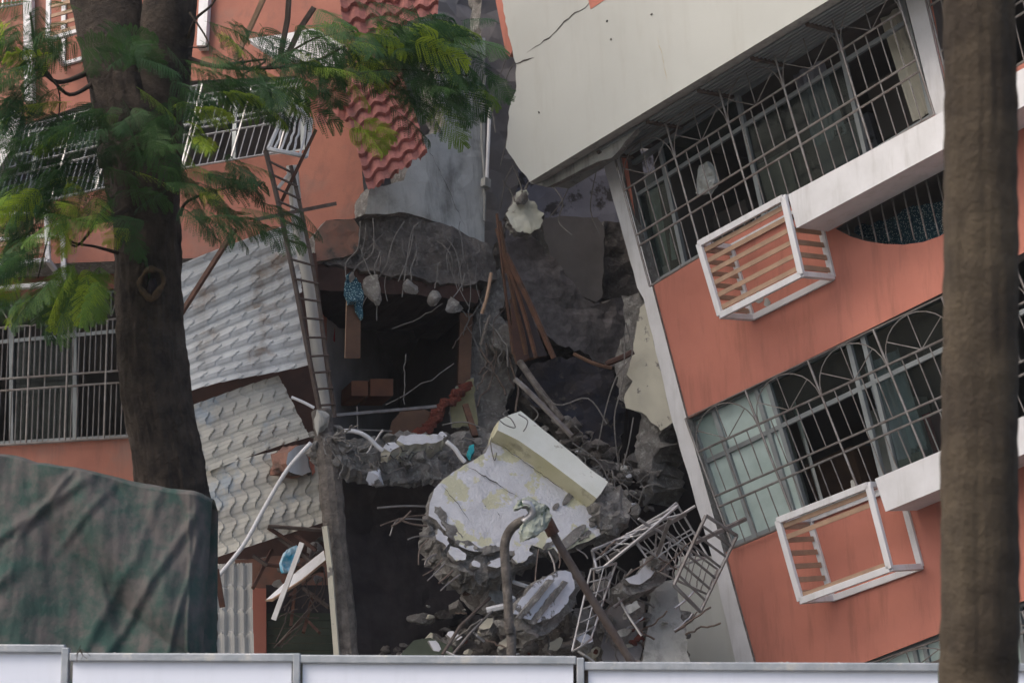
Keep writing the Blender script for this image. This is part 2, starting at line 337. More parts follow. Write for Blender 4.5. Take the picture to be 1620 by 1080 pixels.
# ================================================================== RIGHT BUILDING (leaning)
def camvec(x, ydown, z): return RT * x - UP * ydown + FWD * z
Nin = camvec(3370, 190, 3600).normalized(); RP = Plane(W(1086, 661, 23.0), Nin); RVu = camvec(-3160, -12340, 3600).normalized()
RVu = (RVu - RP.n * RVu.dot(RP.n)).normalized(); RUu = RVu.cross(RP.n); RUu = RUu if RUu.dot(RT) > 0 else -RUu
RP.u, RP.v = RUu, RVu
RB = thing('leaning_building', 'coral apartment building tilted left, with barred windows, white corner and beige upper wall', 'building', (2.6, 22, 0))
outer = [(985, 200), (1012, 395), (1030, 458), (1086, 661), (1190, 1042), (1250, 1260), (1850, 1200), (1850, -320), (1010, 190)]
w1 = [(979, 232), (1030, 453), (1478, 181), (1410, -90)]
w1b = [(1463, -60), (1504, 167), (1800, -10), (1740, -300)]
w2 = [(1084, 664), (1146, 874), (1760, 618), (1720, 350)]
w3 = [(1363, 1049), (1400, 1180), (1800, 1050), (1800, 880)]
# curved sill opening below the right-hand ledge
arc = [(1322, 362), (1345, 374), (1372, 382), (1400, 386), (1430, 387), (1460, 383), (1486, 374), (1506, 362), (1560, 320), (1560, 215), (1506, 255), (1400, 310)]
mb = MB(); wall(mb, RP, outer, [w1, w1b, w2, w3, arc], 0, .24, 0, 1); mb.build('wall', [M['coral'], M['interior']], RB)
# white corner pilaster
cp = [(952, 250), (978, 240), (990, 300), (1032, 455), (1086, 661), (1192, 1044), (1252, 1262), (1222, 1262), (1163, 1044), (1140, 945), (1126, 880), (1064, 668), (1018, 472), (1008, 455), (985, 370)]
mb = slab(RP, cp, .30, .035, 22, .7, .012, 3, skip=(1, 2, 3, 4, 5, 6, 7), rings=3); mb.build('corner_pilaster', [M['white'], M['conc']], RB)
mb = MB(); wall(mb, RP, [(1429, -15), (1457, -25), (1503, 176), (1478, 182)], [], .035, .2); mb.build('pilaster', M['white'], RB)
# broken cream plaster left of the corner, raw concrete core behind
mb = slab(RP, [(1012, 487), (1022, 478), (1030, 520), (1064, 668), (1045, 681), (1030, 668), (1015, 652), (990, 645), (987, 630), (1001, 603), (991, 592), (1002, 552)], .1, .02, 9, 1.6, .015, 5); mb.build('broken_plaster', [M['cream'], M['conc']], RB)
mb = slab(RP, [(1067, 905), (1075, 880), (1132, 880), (1150, 940), (1170, 1044), (1215, 1250), (1130, 1250), (1088, 1042), (1072, 960)], .1, .02, 11, 1.2, .01, 6); mb.build('broken_plaster', [M['beige'], M['conc']], RB)
mb = slab(RP, [(985, 468), (1012, 462), (1020, 480), (1030, 560), (1062, 660), (1040, 690), (1052, 706), (1030, 722), (1036, 780), (1018, 800), (1010, 740), (1002, 690), (1015, 660), (980, 630), (972, 560), (990, 520)], .5, -.06, 7, 3, .05, 11, grid=.06, relief=.06, relief_s=5); mb.build('broken_edge', [M['conc'], M['conc']], RB)
# interior: one shell with floors so each window looks into a real dark room
def quadline(pl, pts, off): return px3(pl, pts, off)
mb = MB()
sh = [(1010, 100), (1098, 661), (1262, 1262), (1850, 1262), (1850, -320), (1010, -320)]
f = px3(RP, sh, -.245); b = [p - RP.n * 4.5 for p in f]; n = len(f)
mb.add(f + b, [(i, (i + 1) % n, n + (i + 1) % n, n + i) for i in range(n)] + [tuple(range(n, 2 * n))])
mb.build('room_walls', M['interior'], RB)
for a, c, dz in (((1033, 470), (1850, -20), 0), ((1163, 885), (1850, 590), 0), ((1010, 215), (1850, -270), 0)):
    A, B = RP.pt(*a, -.25), RP.pt(*c, -.25); mb = MB(); mb.add([A, B, B - RP.n * 4.4, A - RP.n * 4.4] + [p - RVu * .14 for p in (A, B, B - RP.n * 4.4, A - RP.n * 4.4)],
        [(0, 1, 2, 3), (7, 6, 5, 4), (0, 4, 5, 1), (1, 5, 6, 2), (2, 6, 7, 3), (3, 7, 4, 0)]); mb.build('floor_slab', M['interior'], RB)
# windows
def window(parent, pl, BL, BR, TR, TL, mull, off=-.1, rails=(), panes=None, w=.045):
    wf = MB(); q = [pl.pt(*x, off) for x in (BL, BR, TR, TL)]
    for i in range(4): wf.beam(q[i], q[(i + 1) % 4], w, .06, pl.n)
    for s_ in mull: wf.beam(lerpP(q[0], q[1], s_), lerpP(q[3], q[2], s_), w, .05, pl.n)
    for s_ in rails: wf.beam(lerpP(q[0], q[3], s_), lerpP(q[1], q[2], s_), w * .9, .045, pl.n)
    o = wf.build('window', M['alu_frame'], parent)
    for (s0, s1, t0, t1, mm) in (panes or []):
        g_ = MB(); pp = [lerpP(lerpP(q[0], q[1], a), lerpP(q[3], q[2], a), b_) - pl.n * .01 for a, b_ in ((s0, t0), (s1, t0), (s1, t1), (s0, t1))]
        g_.prism(pp, [x - pl.n * .006 for x in pp]); g_.build('pane', M[mm], o)
    return o
wi = window(RB, RP, (1036, 449), (1476, 184), (1425, -20), (997, 262), (.12, .42, .78), rails=(.74,), panes=[(.0, .12, 0, .74, 'glass'), (.12, .42, .74, 1, 'glass'), (.42, .78, 0, .74, 'glass')])
wi2 = window(RB, RP, (1162, 862), (1700, 640), (1660, 380), (1094, 664), (.07, .2, .235, .47, .51, .75), rails=(.66,), w=.05,
   panes=[(0, .07, 0, 1, 'glass_frost'), (.07, .235, 0, .66, 'glass_frost'), (.0, .235, .66, 1, 'glass_frost'), (.51, .75, 0, .66, 'glass'), (.235, .75, .66, 1, 'glass')])
window(RB, RP, (1402, 1170), (1790, 1045), (1790, 890), (1368, 1050), (.2, .24, .6), rails=(.7,), panes=[(0, .6, 0, 1, 'glass_frost')])
grille(RB, RP, .36, (1028, 453), (1478, 181), (987, 302), (0, .42, .53, 1), 5, 5, .0105, .36, M['alu_dull'])
grille(RB, RP, .06, (1160, 866), (1701, 640), (1104, 715), (0, .42, .53, 1), 5, 5, .011, .36, M['alu_dull'], 2)
grille(RB, RP, .06, (1508, 165), (1800, -12), (1470, 10), (0, .42, .53, 1), 3, 5, .012, .36, M['alu_dull'], 3)
grille(RB, RP, .03, (1410, 1150), (1790, 1030), (1385, 1078), (0, 1), 3, 4, .012, .4, M['alu_dull'], 4)
mb = MB()
for k in range(9):
    x = 1335 + 20 * k; mb.tube([RP.pt(x + 12, 385 - .5 * k * 2, -.05), RP.pt(x - 14, 270, -.05)], .009, 5)
mb.build('window_grille', M['alu_dull'], RB)
mb = slab(RP, [(1350, 385), (1500, 385), (1500, 318), (1440, 330), (1400, 350), (1352, 360)], .1, -.5, 12, 5, .03, 4, grid=.06, relief=.06); mb.build('curtain', [M['teal'], M['teal']], RB)
# curtains and hung cloth inside window one
mb = slab(RP, [(1106, 262), (1117, 256), (1128, 270), (1131, 290), (1120, 306), (1101, 306), (1102, 285)], .07, .0, 6, 1.2, .01, 8, grid=.03, relief=.05, relief_s=9); mb.build('hung_cloth', [M['cloth'], M['cloth']], RB)
rd = random.Random(21)
def curtain(x0, y0, x1, y1, drop, m_, off=-.3, seed=0):
    A, B = RP.pt(x0, y0, off), RP.pt(x1, y1, off); n_ = int((B - A).length / .03); vs_ = []
    for i in range(n_ + 1):
        p = lerpP(A, B, i / n_) + RP.n * (.03 * math.sin(i * 1.1 + seed) + .02 * math.sin(i * .37)); vs_ += [p, p - RVu * drop + RP.n * .02 * math.sin(i * .9)]
    mb = MB(); mb.add(vs_ + [v - RP.n * .004 for v in vs_], [(2 * i, 2 * i + 2, 2 * i + 3, 2 * i + 1) for i in range(n_)] + [(2 * (n_ + 1) + 2 * i + 1, 2 * (n_ + 1) + 2 * i + 3, 2 * (n_ + 1) + 2 * i + 2, 2 * (n_ + 1) + 2 * i) for i in range(n_)]); mb.build('curtain', M[m_], RB)
curtain(1000, 290, 1030, 270, 1.0, 'cloth', -.3, 1); curtain(1395, 30, 1425, 12, 1.1, 'cream', -.35, 2); curtain(1255, 120, 1300, 95, .8, 'grey_blue', -.5, 3)
curtain(1365, 580, 1420, 550, 1.0, 'grey_blue', -.35, 4); curtain(1250, 640, 1262, 634, 1.2, 'cloth', -.4, 5); curtain(1110, 690, 1240, 632, 1.15, 'cloth', -.45, 6)
for k, (x, y, w_, h_, m_) in enumerate([(1150, 330, .5, .5, 'interior'), (1330, 200, .7, .45, 'grey_blue'), (1220, 250, .4, .7, 'conc_pale'), (1310, 720, .6, .6, 'board'), (1400, 640, .5, .8, 'conc_pale'), (1450, 660, .3, .4, 'red'), (1400, 120, .5, .6, 'interior')]):
    c = RP.pt(x, y, -1.1 - .2 * (k % 3)); mb = MB(); u_ = RP.u; q = [c - u_ * w_ / 2, c + u_ * w_ / 2, c + u_ * w_ / 2 - RVu * h_, c - u_ * w_ / 2 - RVu * h_]; mb.prism(q, [p - RP.n * .4 for p in q]); mb.build('cupboard', M[m_], RB)
# flower-box ledges
def ledge(fr, name='window_ledge'):
    mb = MB(); f_ = px3(RP, fr, .5); mb.prism(f_, [p - RP.n * .5 for p in f_]); return mb.build(name, M['white'], RB, bevel=.012)
ledge([(1247, 308), (1500, 172), (1720, 54), (1724, 112), (1500, 232), (1260, 361)])
ledge([(1384, 757), (1500, 708), (1800, 582), (1806, 640), (1500, 768), (1401, 809)])
# air conditioner cages
def cage(fr, slats, side_slats, depth=.52):
    F = px3(RP, fr, depth); Bk = [p - RP.n * (depth - .01) for p in F]; mb = MB(); n_ = RP.n; w = .062
    for q in (F, Bk):
        for i in range(4): mb.beam(q[i], q[(i + 1) % 4], w, .045, n_)
    u = (F[1] - F[0]).normalized()
    for i in range(4): mb.beam(F[i], Bk[i], w * .9, .05, u)
    o = mb.build('air_conditioner_cage', M['white'], RB, bevel=.004)
    s_ = MB()
    for t_ in slats: s_.beam(lerpP(F[0], F[3], t_) + u * .03 - n_ * .02, lerpP(F[1], F[2], t_) - u * .03 - n_ * .02, .045, .014, n_)
    s_.build('front_slats', M['palewood'], o)
    for e0, e1, sd_ in ((0, 3, 1), (1, 2, -1)):
        if sd_ == -1 and side_slats == 1: continue
        s_ = MB()
        for k in range(6):
            t_ = .08 + k * .165; s_.beam(lerpP(F[e0], F[e1], t_) - n_ * .03, lerpP(Bk[e0], Bk[e1], t_) + n_ * .03, .05, .014, u)
        s_.build('side_slats', M['palewood'], o)
cage([(1106, 386), (1240, 313), (1268, 434), (1140, 499)], (.10, .25, .40, .56, .73, .9), 2)
cage([(1231, 823), (1374, 767), (1408, 899), (1267, 950)], (.08, .22, .94), 1)
# small plaster patches / stains on the coral wall
for k, (x, y, r_) in enumerate([(1200, 470, 7), (1213, 478, 5), (1350, 765, 5)]):
    mb = MB(); pts = [(x + r_ * math.cos(a) * (1 + .3 * math.sin(3 * a + k)), y + 1.4 * r_ * math.sin(a)) for a in [i * math.pi / 6 for i in range(12)]]
    wall(mb, RP, pts, [], .004, .003); mb.build('plaster_patch', M['conc_pale'], RB)
# overhanging beige upper wall + soffit
BO = .75
bw = [(793, -120), (794, 0), (803, 45), (811, 82), (817, 103), (817, 137), (807, 167), (803, 200), (800, 234), (818, 262), (838, 288), (1312, 0), (1470, -96), (1850, -330), (1850, -420), (793, -420)]
mb = slab(RP, bw, .16, BO, 9, 1.6, .012, 21, skip=(10, 11, 12, 13, 14, 15, 0), rings=3); mb.build('beige_wall', [M['beige'], M['conc_pale']], RB)
mb = MB(); A, B = RP.pt(842, 291, BO - .162), RP.pt(1850, -325, BO - .162)
n_ = RP.n
mb.add([A, B, B - n_ * .58, A - n_ * .58] + [p + RVu * .12 for p in (A, B, B - n_ * .58, A - n_ * .58)], [(0, 1, 2, 3), (7, 6, 5, 4), (0, 4, 5, 1), (1, 5, 6, 2), (2, 6, 7, 3), (3, 7, 4, 0)])
mb.build('soffit', M['conc_pale'], RB)
mb = MB()
for k in range(8):                                  # corrugated sheet under the soffit
    o_ = BO - .2 - k * .06; mb.tube([RP.pt(945, 236, BO - .162) - RVu * .012 - n_ * (k * .065 + .03), RP.pt(1560, -140, BO - .162) - RVu * .012 - n_ * (k * .065 + .03)], .017, 6)
mb.build('soffit_sheet', M['alu_frame'], RB)
mb = MB()
for k in range(8):
    s_ = k / 7; P = lerpP(RP.pt(945, 236, BO - .162), RP.pt(1560, -140, BO - .162), s_) - RVu * .03; mb.beam(P, P - n_ * .55, .04, .03, RVu)
mb.build('soffit_battens', M['rustfence'], RB)
mb = slab(RP, [(838, 290), (930, 236), (1000, 192), (1006, 205), (968, 250), (945, 256), (866, 296)], .10, .56, 12, 1, .004, 22); mb.build('broken_beam', [M['conc_pale'], M['conc']], RB)
# coral wedge and crack on the beige wall
mb = MB(); wall(mb, RP, [(776, -40), (793, -40), (811, 80), (806, 90), (800, 84)], [], BO - .02, .1); mb.build('coral_edge', M['coral'], RB)
mb = MB(); wall(mb, RP, [(928, -12), (975, -12), (934, 15)], [], BO + .004, .003); mb.build('coral_band', M['coral'], RB)
def crack(pts, w, pl, off, parent, seed=1, m_='crack'):
    j = jag(pts + pts[::-1][1:-1], 7, 1.6, seed)[:]; rd = random.Random(seed); line = []
    for i in range(len(pts) - 1):
        a, b = pts[i], pts[i + 1]; k = max(2, int(math.hypot(b[0] - a[0], b[1] - a[1]) / 6))
        for q in range(k): line.append((a[0] + (b[0] - a[0]) * q / k + rd.uniform(-1, 1), a[1] + (b[1] - a[1]) * q / k + rd.uniform(-1, 1)))
    line.append(pts[-1]); up = [(x, y - w * rd.uniform(.4, 1.2) * math.sin(math.pi * (i + .7) / (len(line) + .4))) for i, (x, y) in enumerate(line)]
    mb = MB(); n = len(line); f_ = px3(pl, line + up[::-1], off)
    for i in range(n - 1): mb.add([pl.pt(*line[i], off), pl.pt(*line[i + 1], off), pl.pt(*up[i + 1], off), pl.pt(*up[i], off)], [(0, 1, 2, 3)])
    return mb.build('crack', M[m_], parent)
crack([(834, 83), (848, 74), (868, 62), (880, 50), (893, 36), (910, 22), (926, 14), (940, -3)], 2.6, RP, BO + .003, RB, 1)
crack([(812, 105), (822, 100), (845, 92)], 2.4, RP, BO + .003, RB, 2)
crack([(856, 80), (872, 110), (873, 150), (880, 190)], .8, RP, BO + .003, RB, 3, 'conc_pale')
crack([(1038, 55), (1045, 80), (1053, 115), (1056, 150)], 2.6, RP, BO + .003, RB, 5, 'ochre')
for x, y in ((960, 34), (966, 63), (1031, 23), (853, 178)):
    mb = MB(); rock(mb, RP.pt(x, y, BO + .002), .016, int(x)); mb.build('wall_plug', M['crack'], RB)
# hanging wires at the broken edge
for k, (pts) in enumerate([[(816, 95), (800, 130), (812, 165), (803, 215), (792, 262)], [(806, 70), (795, 110), (778, 150), (784, 210)], [(812, 262), (800, 285), (792, 330)], [(836, 290), (830, 310), (838, 330), (833, 345)], [(870, 290), (890, 318), (884, 350), (905, 372)], [(902, 292), (888, 320), (868, 345)], [(944, 268), (934, 330), (950, 372)]]):
    MB().tube(smooth_path([RP.pt(x, y, .3 - .08 * k) for x, y in pts]), .006, 5).build('hanging_wire', M['wire'], RB)
# ================================================================== LEFT BUILDING
L1 = Pz((0, 700, 24.4), (560, 690, 23.4)); L2 = P3((0, 300, 24.9), (560, 300, 23.8), (300, -50, 26.0))
LB = thing('collapsed_building', 'coral apartment building behind the trees, upper floors leaning back, steel bars over its windows', 'building', (-3, 24, 0))
G3 = [(-90, 485), (330, 440), (330, 684), (-90, 711)]
mb = MB(); wall(mb, L1, [(-260, 380), (505, 380), (505, 640), (520, 1330), (-260, 1330)], [G3], 0, .24); mb.build('wall', M['coral_shaded'], LB)
hole = [(-120, 250), (150, 160), (300, 128), (470, 120), (492, 160), (485, 237), (340, 258), (150, 302), (-120, 362)]
ho2 = [(72, -90), (150, -90), (150, 40), (85, 62)]
mb = slab(L2, [(-260, -200), (420, -200), (585, -200), (600, 60), (590, 110), (560, 190), (572, 250), (577, 330), (560, 346), (516, 349), (498, 396), (470, 402), (-260, 430)], .24, 0, 14, 1.5, .02, 31, skip=(0, 1, 10, 11, 12))
mb = MB(); wall(mb, L2, jag([(-260, -200), (585, -200), (600, 60), (590, 110), (560, 190), (572, 250), (577, 330), (560, 346), (516, 349), (498, 396), (470, 402), (-260, 430)], 12, 1.2, 31, skip=(0, 1, 10, 11)), [hole], 0, .24, 0, 1); mb.build('wall', [M['coral_shaded'], M['conc']], LB)
for pl, q in ((L1, [(-260, 400), (515, 400), (520, 1330), (-260, 1330)]), (L2, [(-260, -200), (560, -200), (570, 330), (470, 395), (-260, 425)])):
    mb = MB(); f = px3(pl, q, -.245); b = [p - pl.n * 4 for p in f]; n = len(f); mb.add(f + b, [(i, (i + 1) % n, n + (i + 1) % n, n + i) for i in range(n)] + [tuple(range(n, 2 * n))]); mb.build('room_walls', M['grey_dark'], LB)
grille(LB, L1, .05, (-80, 709), (290, 686), (-72, 524), (0, .46, .56, 1), 6, 7, .012, 0, M['alu_dull'], 5)
mb = MB()
for k in range(6):                                  # pointed heads above the lower left grille
    x = -10 + 62 * k; y = 521 - (x) * .118
    for a, b in (((x, y), (x + 12, y - 34)), ((x + 12, y - 34), (x + 31, y - 3)), ((x, y), (x - 12, y - 34)), ((x - 12, y - 34), (x - 31, y + 3)), ((x, y), (x, y - 40))): mb.tube([L1.pt(*a, .05), L1.pt(*b, .05)], .009, 5)
mb.build('grille_heads', M['alu_dull'], LB)
grille(LB, L2, .12, (-60, 352), (152, 300), (-18, 215), (0, .42, .53, 1), 3, 8, .012, .0, M['alu'], 6)
grille(LB, L2, .12, (152, 300), (285, 270), (190, 164), (0, .42, .53, 1), 2, 8, .012, .0, M['alu'], 7)
grille(LB, L2, .12, (290, 266), (440, 241), (325, 150), (0, .42, .53, 1), 2, 6, .011, .0, M['alu'], 8)
window(LB, L2, (-60, 345), (480, 240), (480, 135), (-40, 225), (.2, .4, .6, .8), rails=(.7,))
window(LB, L1, (-80, 706), (325, 684), (325, 445), (-80, 488), (.25, .5, .75), rails=(.72,), panes=[(.25, .5, 0, .72, 'glass')])
# slab edges, drain pipes and cages on the left building
mb = MB(); wall(mb, L2, [(36, -60), (49, -60), (51, 160), (38, 160)], [], .12, .1); mb.build('drain_pipe', M['white'], LB); mb = MB(); wall(mb, L2, [(318, -60), (333, -60), (325, 72), (311, 72)], [], .12, .1); mb.build('drain_pipe', M['white'], LB)
mb = slab(L2, [(393, 62), (500, 45), (545, 72), (533, 108), (430, 86)], .08, .5, 14, 1, .01, 40); mb.build('awning', [M['white'], M['white']], LB)
mb = slab(L2, [(-40, 225), (20, 172), (34, 178), (18, 235), (-40, 330)], .1, .4, 14, 1.5, .01, 41); mb.build('awning', [M['white'], M['conc']], LB)
def cageL(pl, fr, depth, slats):
    F = px3(pl, fr, depth); Bk = [p - pl.n * (depth - .01) for p in F]; mb = MB()
    for q in (F, Bk):
        for i in range(4): mb.beam(q[i], q[(i + 1) % 4], .05, .04, pl.n)
    u = (F[1] - F[0]).normalized()
    for i in range(4): mb.beam(F[i], Bk[i], .045, .045, u)
    o = mb.build('air_conditioner_cage', M['white'], LB); s_ = MB()
    for t_ in slats: s_.beam(lerpP(F[0], F[3], t_), lerpP(F[1], F[2], t_), .05, .014, pl.n)
    s_.build('front_slats', M['palewood'], o)
cageL(L2, [(78, -40), (150, -55), (150, 42), (76, 64)], .45, (.35, .5, .65, .8, .93))
cageL(L2, [(-60, 345), (74, 335), (76, 412), (-60, 424)], .45, (.2, .4, .6, .8))
grille(LB, L2, .1, (-30, 18), (38, 6), (-25, -40), (0, 1), 2, 5, .012, 0, M['alu'], 12)
# ledge ribbon coral beam stump and its underside (broken floor edge above the dark room)
P_B = P3((500, 400, 23.3), (760, 400, 24.2), (500, 330, 23.5))
def bplate(name, label, cat, pl, pts, thick, m_, off=0, seed=0, amp=3, step=10, grid=0, relief=.0, group=None, skip=(), parent=None, rough=.02, taper=0, rs=4):
    mb = slab(pl, pts, thick, off, step, amp, rough, seed, skip, relief, grid, rs, taper=taper); return mb.build(name, [M[m_[0]], M[m_[1]]], parent, label, cat, group)
bplate('beam', None, None, P_B, [(497, 372), (516, 349), (560, 346), (568, 360), (566, 400), (530, 408), (497, 414)], .5, ('coral_dirty', 'conc'), .05, 51, 2, 10, .08, .02, parent=LB)
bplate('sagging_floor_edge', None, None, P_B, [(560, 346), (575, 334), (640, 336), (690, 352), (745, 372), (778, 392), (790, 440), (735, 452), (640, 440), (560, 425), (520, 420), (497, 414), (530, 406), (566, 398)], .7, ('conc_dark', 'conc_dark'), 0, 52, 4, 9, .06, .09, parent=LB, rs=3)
bplate('ceiling_edge', None, None, P_B, [(497, 410), (560, 420), (640, 438), (735, 450), (760, 462), (755, 480), (690, 470), (600, 462), (495, 458)], 1.0, ('redbrown', 'near_black'), -.05, 53, 2, 12, .1, .03, parent=LB)
rd = random.Random(66)
for k in range(17):
    x = rd.uniform(575, 770); y = rd.uniform(345, 420); MB().tube(bent(P_B.pt(x, y, .16), P_B.pt(x - rd.uniform(-30, 45), y + rd.uniform(12, 85), .22), .18, 6, k, .01), .0045, 4).build('loose_strand', M['wire'], LB)
# dark room behind the opening
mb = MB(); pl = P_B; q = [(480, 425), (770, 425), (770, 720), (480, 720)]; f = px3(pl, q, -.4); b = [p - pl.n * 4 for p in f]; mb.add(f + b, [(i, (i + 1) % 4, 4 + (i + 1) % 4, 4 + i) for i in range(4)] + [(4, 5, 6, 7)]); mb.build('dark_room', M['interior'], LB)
# pale concrete side wall
P_C = P3((650, 300, 24.0), (775, 300, 24.8), (650, 100, 24.5))
bplate('side_wall', None, None, P_C, [(690, 60), (768, 60), (768, 200), (766, 388), (742, 374), (690, 352), (640, 336), (578, 338), (584, 300), (640, 285), (652, 240), (672, 215), (697, 208), (702, 195), (692, 160)], .25, ('wall_pale', 'conc'), .0, 54, 2, 10, .1, .015, parent=LB, skip=(0, 1, 2))
mb = slab(P_C, [(560, -60), (770, -60), (770, 80), (700, 90), (690, 230), (640, 240), (590, 260), (560, 200)], .3, -.9, 12, 2, .02, 57, grid=.15, relief=.04); mb.build('recess_wall', [M['grey_dark'], M['conc']], LB)
# conduits
for k, pts in enumerate([[(768, 120), (763, 160), (762, 220), (767, 290), (766, 350)], [(690, 120), (696, 160), (706, 200)], [(663, 60), (664, 110), (666, 140)]]):
    MB().tube(smooth_path([P_C.pt(x, y, .06) for x, y in pts]), .014, 6).build('conduit', M['conc_pale'], LB)
mb = MB(); mb.tube([P_C.pt(775, 172, .1), P_C.pt(770, 285, .1)], .02, 8); mb.build('conduit', M['white'], LB)
mb = MB(); mb.beam(P_C.pt(769, 283, .1), P_C.pt(768, 297, .1), .09, .07, P_C.n); mb.build('junction_box', M['conc_pale'], LB, bevel=.006)
crack([(676, 232), (690, 260), (710, 300), (722, 330), (737, 362)], 2, P_C, .02, LB, 9)
# recess between the buildings
P_D = P3((780, 300, 25.6), (1000, 300, 26.4), (780, 100, 25.9))
RW = thing('inner_rooms', 'broken inner walls seen through the gap, grey blue paint above, rough dark plaster below', 'wall', (1, 26, 0))
bplate('recess', None, None, P_D, [(760, -80), (835, -80), (830, 130), (820, 280), (800, 400), (760, 400)], .3, ('grey_dark', 'conc'), .3, 61, 2, 12, .12, .04, parent=RW)
bplate('painted_wall', None, None, P_D, [(790, 240), (1040, 240), (1040, 400), (960, 392), (880, 380), (800, 420)], .2, ('grey_blue', 'conc'), .0, 62, 2, 12, .15, .02, parent=RW)
bplate('dark_partition', None, None, P_D, [(858, 344), (900, 342), (945, 344), (956, 360), (953, 470), (942, 478), (925, 470), (900, 440), (875, 410), (862, 380)], .3, ('grey_dark', 'conc'), .3, 63, 1.5, 10, parent=RW)
bplate('rough_slab', None, None, P_D, [(808, 350), (835, 370), (858, 392), (885, 420), (910, 452), (940, 482), (985, 470), (1010, 500), (1010, 570), (965, 580), (925, 560), (880, 545), (850, 520), (800, 480), (790, 400)], .4, ('conc_rib', 'conc_dark'), .5, 64, 3, 8, .08, .05, parent=RW)
bplate('back_wall', None, None, P3((400, 600, 28.5), (1200, 600, 28.5), (400, 100, 29)), [(380, -300), (1350, -300), (1350, 1300), (380, 1300)], .3, ('grey_dark', 'grey_dark'), 0, 65, 0, 900, parent=RW)
bplate('side_strip', None, None, P_D, [(955, 350), (1010, 350), (1010, 490), (975, 475), (953, 470)], .2, ('conc_dark', 'conc'), .1, 66, 2, 10, .1, .08, parent=RW)
bplate('dark_cavity', None, None, P_D, [(990, 600), (1120, 600), (1170, 860), (1000, 850)], .2, ('near_black', 'near_black'), .2, 67, 2, 30, parent=RW)  # near-black plate, the void's shade painted as its colour
bplate('lower_back', None, None, P_D, [(760, 540), (1100, 540), (1180, 1300), (500, 1300), (520, 720), (760, 720)], .2, ('near_black', 'near_black'), -.2, 68, 0, 99, parent=RW)  # back sheet coloured near-black for the shade of the gap
exec(compile('', '', 'exec')) if False else None
# ================================================================== COLLAPSED CENTRE
PF = P3((700, 700, 23.6), (1000, 700, 24.0), (700, 400, 24.4))
# broken central pier
PR = thing('broken_pier', 'shattered concrete pier standing in the middle of the gap, wires hanging from its top', 'pier', W(775, 690, 24))
bplate('core', None, None, PF, [(765, 430), (790, 425), (800, 445), (790, 500), (808, 520), (818, 545), (815, 600), (800, 640), (812, 690), (735, 690), (728, 640), (742, 600), (745, 540), (752, 500), (762, 470)], .5, ('conc', 'conc'), 0, 71, 4, 7, .05, .10, parent=PR, rs=4)
bplate('core', None, None, PF, [(782, 520), (800, 513), (818, 520), (822, 545), (812, 560), (790, 552), (778, 540)], .35, ('conc', 'conc'), .25, 72, 2.5, 6, .05, .06, parent=PR)
MB().beam(PF.pt(737, 498, .05), PF.pt(733, 610, .05), .13, .1, PF.n).build('timber_post', M['board'], PR)
rd = random.Random(5)
for k in range(16):
    x = rd.uniform(738, 820); y = rd.uniform(430, 560); a = PF.pt(x, y, .15); b = PF.pt(x + rd.uniform(-45, 45), y + rd.uniform(40, 130), rd.uniform(.1, .5))
    MB().tube(bent(a, b, .12, 8, k, .03), rd.choice((.005, .008, .011)), 5).build('rebar', M['wire'] if k % 2 else M['rebar'], PR)
# hanging chunk with yellow plaster
HC = thing('hanging_chunk', 'pale yellow plastered concrete lump hanging on wires under the beige wall corner', 'rubble', W(828, 340, 24))
bplate('lump', None, None, PF, [(812, 318), (820, 303), (833, 300), (838, 318), (850, 326), (860, 338), (856, 358), (838, 370), (818, 366), (806, 352), (800, 338)], .16, ('yellowish', 'conc'), .3, 73, 2.8, 4, .03, .02, parent=HC)
mb = MB(); rock(mb, PF.pt(826, 315, .35), .1, 9); mb.build('raw_top', M['conc'], HC)
for k, (a, b) in enumerate((((826, 305), (812, 265)), ((830, 300), (842, 282)), ((815, 320), (796, 285)))): MB().tube(bent(PF.pt(*a, .35), PF.pt(*b, .4), .1, 6, k), .008, 5).build('wire', M['wire'], HC)
# debris hanging over the dark room
def hanglump(label, c, s, seed, m_, sq=(1, .6, 1), wires=((-4, -30),)):
    t = thing('hanging_lump', label, 'rubble', P_B.pt(c[0], c[1] + s, .3), 'lumps hanging over the dark room'); mb = MB()
    rock(mb, P_B.pt(*c, .3), s / 155, seed, sq); mb.build('lump', M[m_], t)
    for k, (dx, dy) in enumerate(wires): MB().tube(bent(P_B.pt(c[0], c[1] - s * .6, .3), P_B.pt(c[0] + dx, c[1] + dy, .25), .1, 6, k + seed), .006, 5).build('wire', M['wire'], t)
hanglump('large grey concrete lump beside the teal cloth, hanging on wires', (592, 457), 27, 3, 'conc', (.75, .6, 1.1), ((-22, -70), (10, -60), (4, 50)))
hanglump('small round lump hanging second from the teal cloth', (650, 456), 15, 4, 'conc', (.9, .6, 1.1), ((10, -60),))
hanglump('flat grey lump hanging above the middle of the dark room', (688, 468), 20, 5, 'conc', (1.1, .6, .9), ((5, -50),))
hanglump('jagged lump hanging next to the shattered pier', (717, 483), 22, 6, 'conc', (1.1, .6, .8), ((18, -50), (22, 18)))
mb = slab(P_B, [(549, 460), (571, 458), (570, 566), (546, 566)], .02, .35, 300, 0, .001, 81); o = mb.build('hanging_board', [M['board'], M['palewood']], None, 'narrow brown board hanging upright in the dark opening', 'board')
mb = slab(P_B, [(550, 434), (556, 430), (572, 448), (576, 470), (573, 505), (566, 490), (562, 478), (552, 480), (547, 465)], .05, .42, 6, 1, .01, 82, grid=.03, relief=.05, relief_s=8); mb.build('dotted_cloth', [M['teal'], M['teal']], None, 'teal cloth with white dots hanging on the narrow brown board', 'cloth')
mb = MB(); rock(mb, P_B.pt(556, 440, .4), .075, 12, (1, .7, .8)); mb.build('hanging_lump', M['conc'], None, 'small lump stuck at the top of the brown board', 'rubble', 'lumps hanging over the dark room')
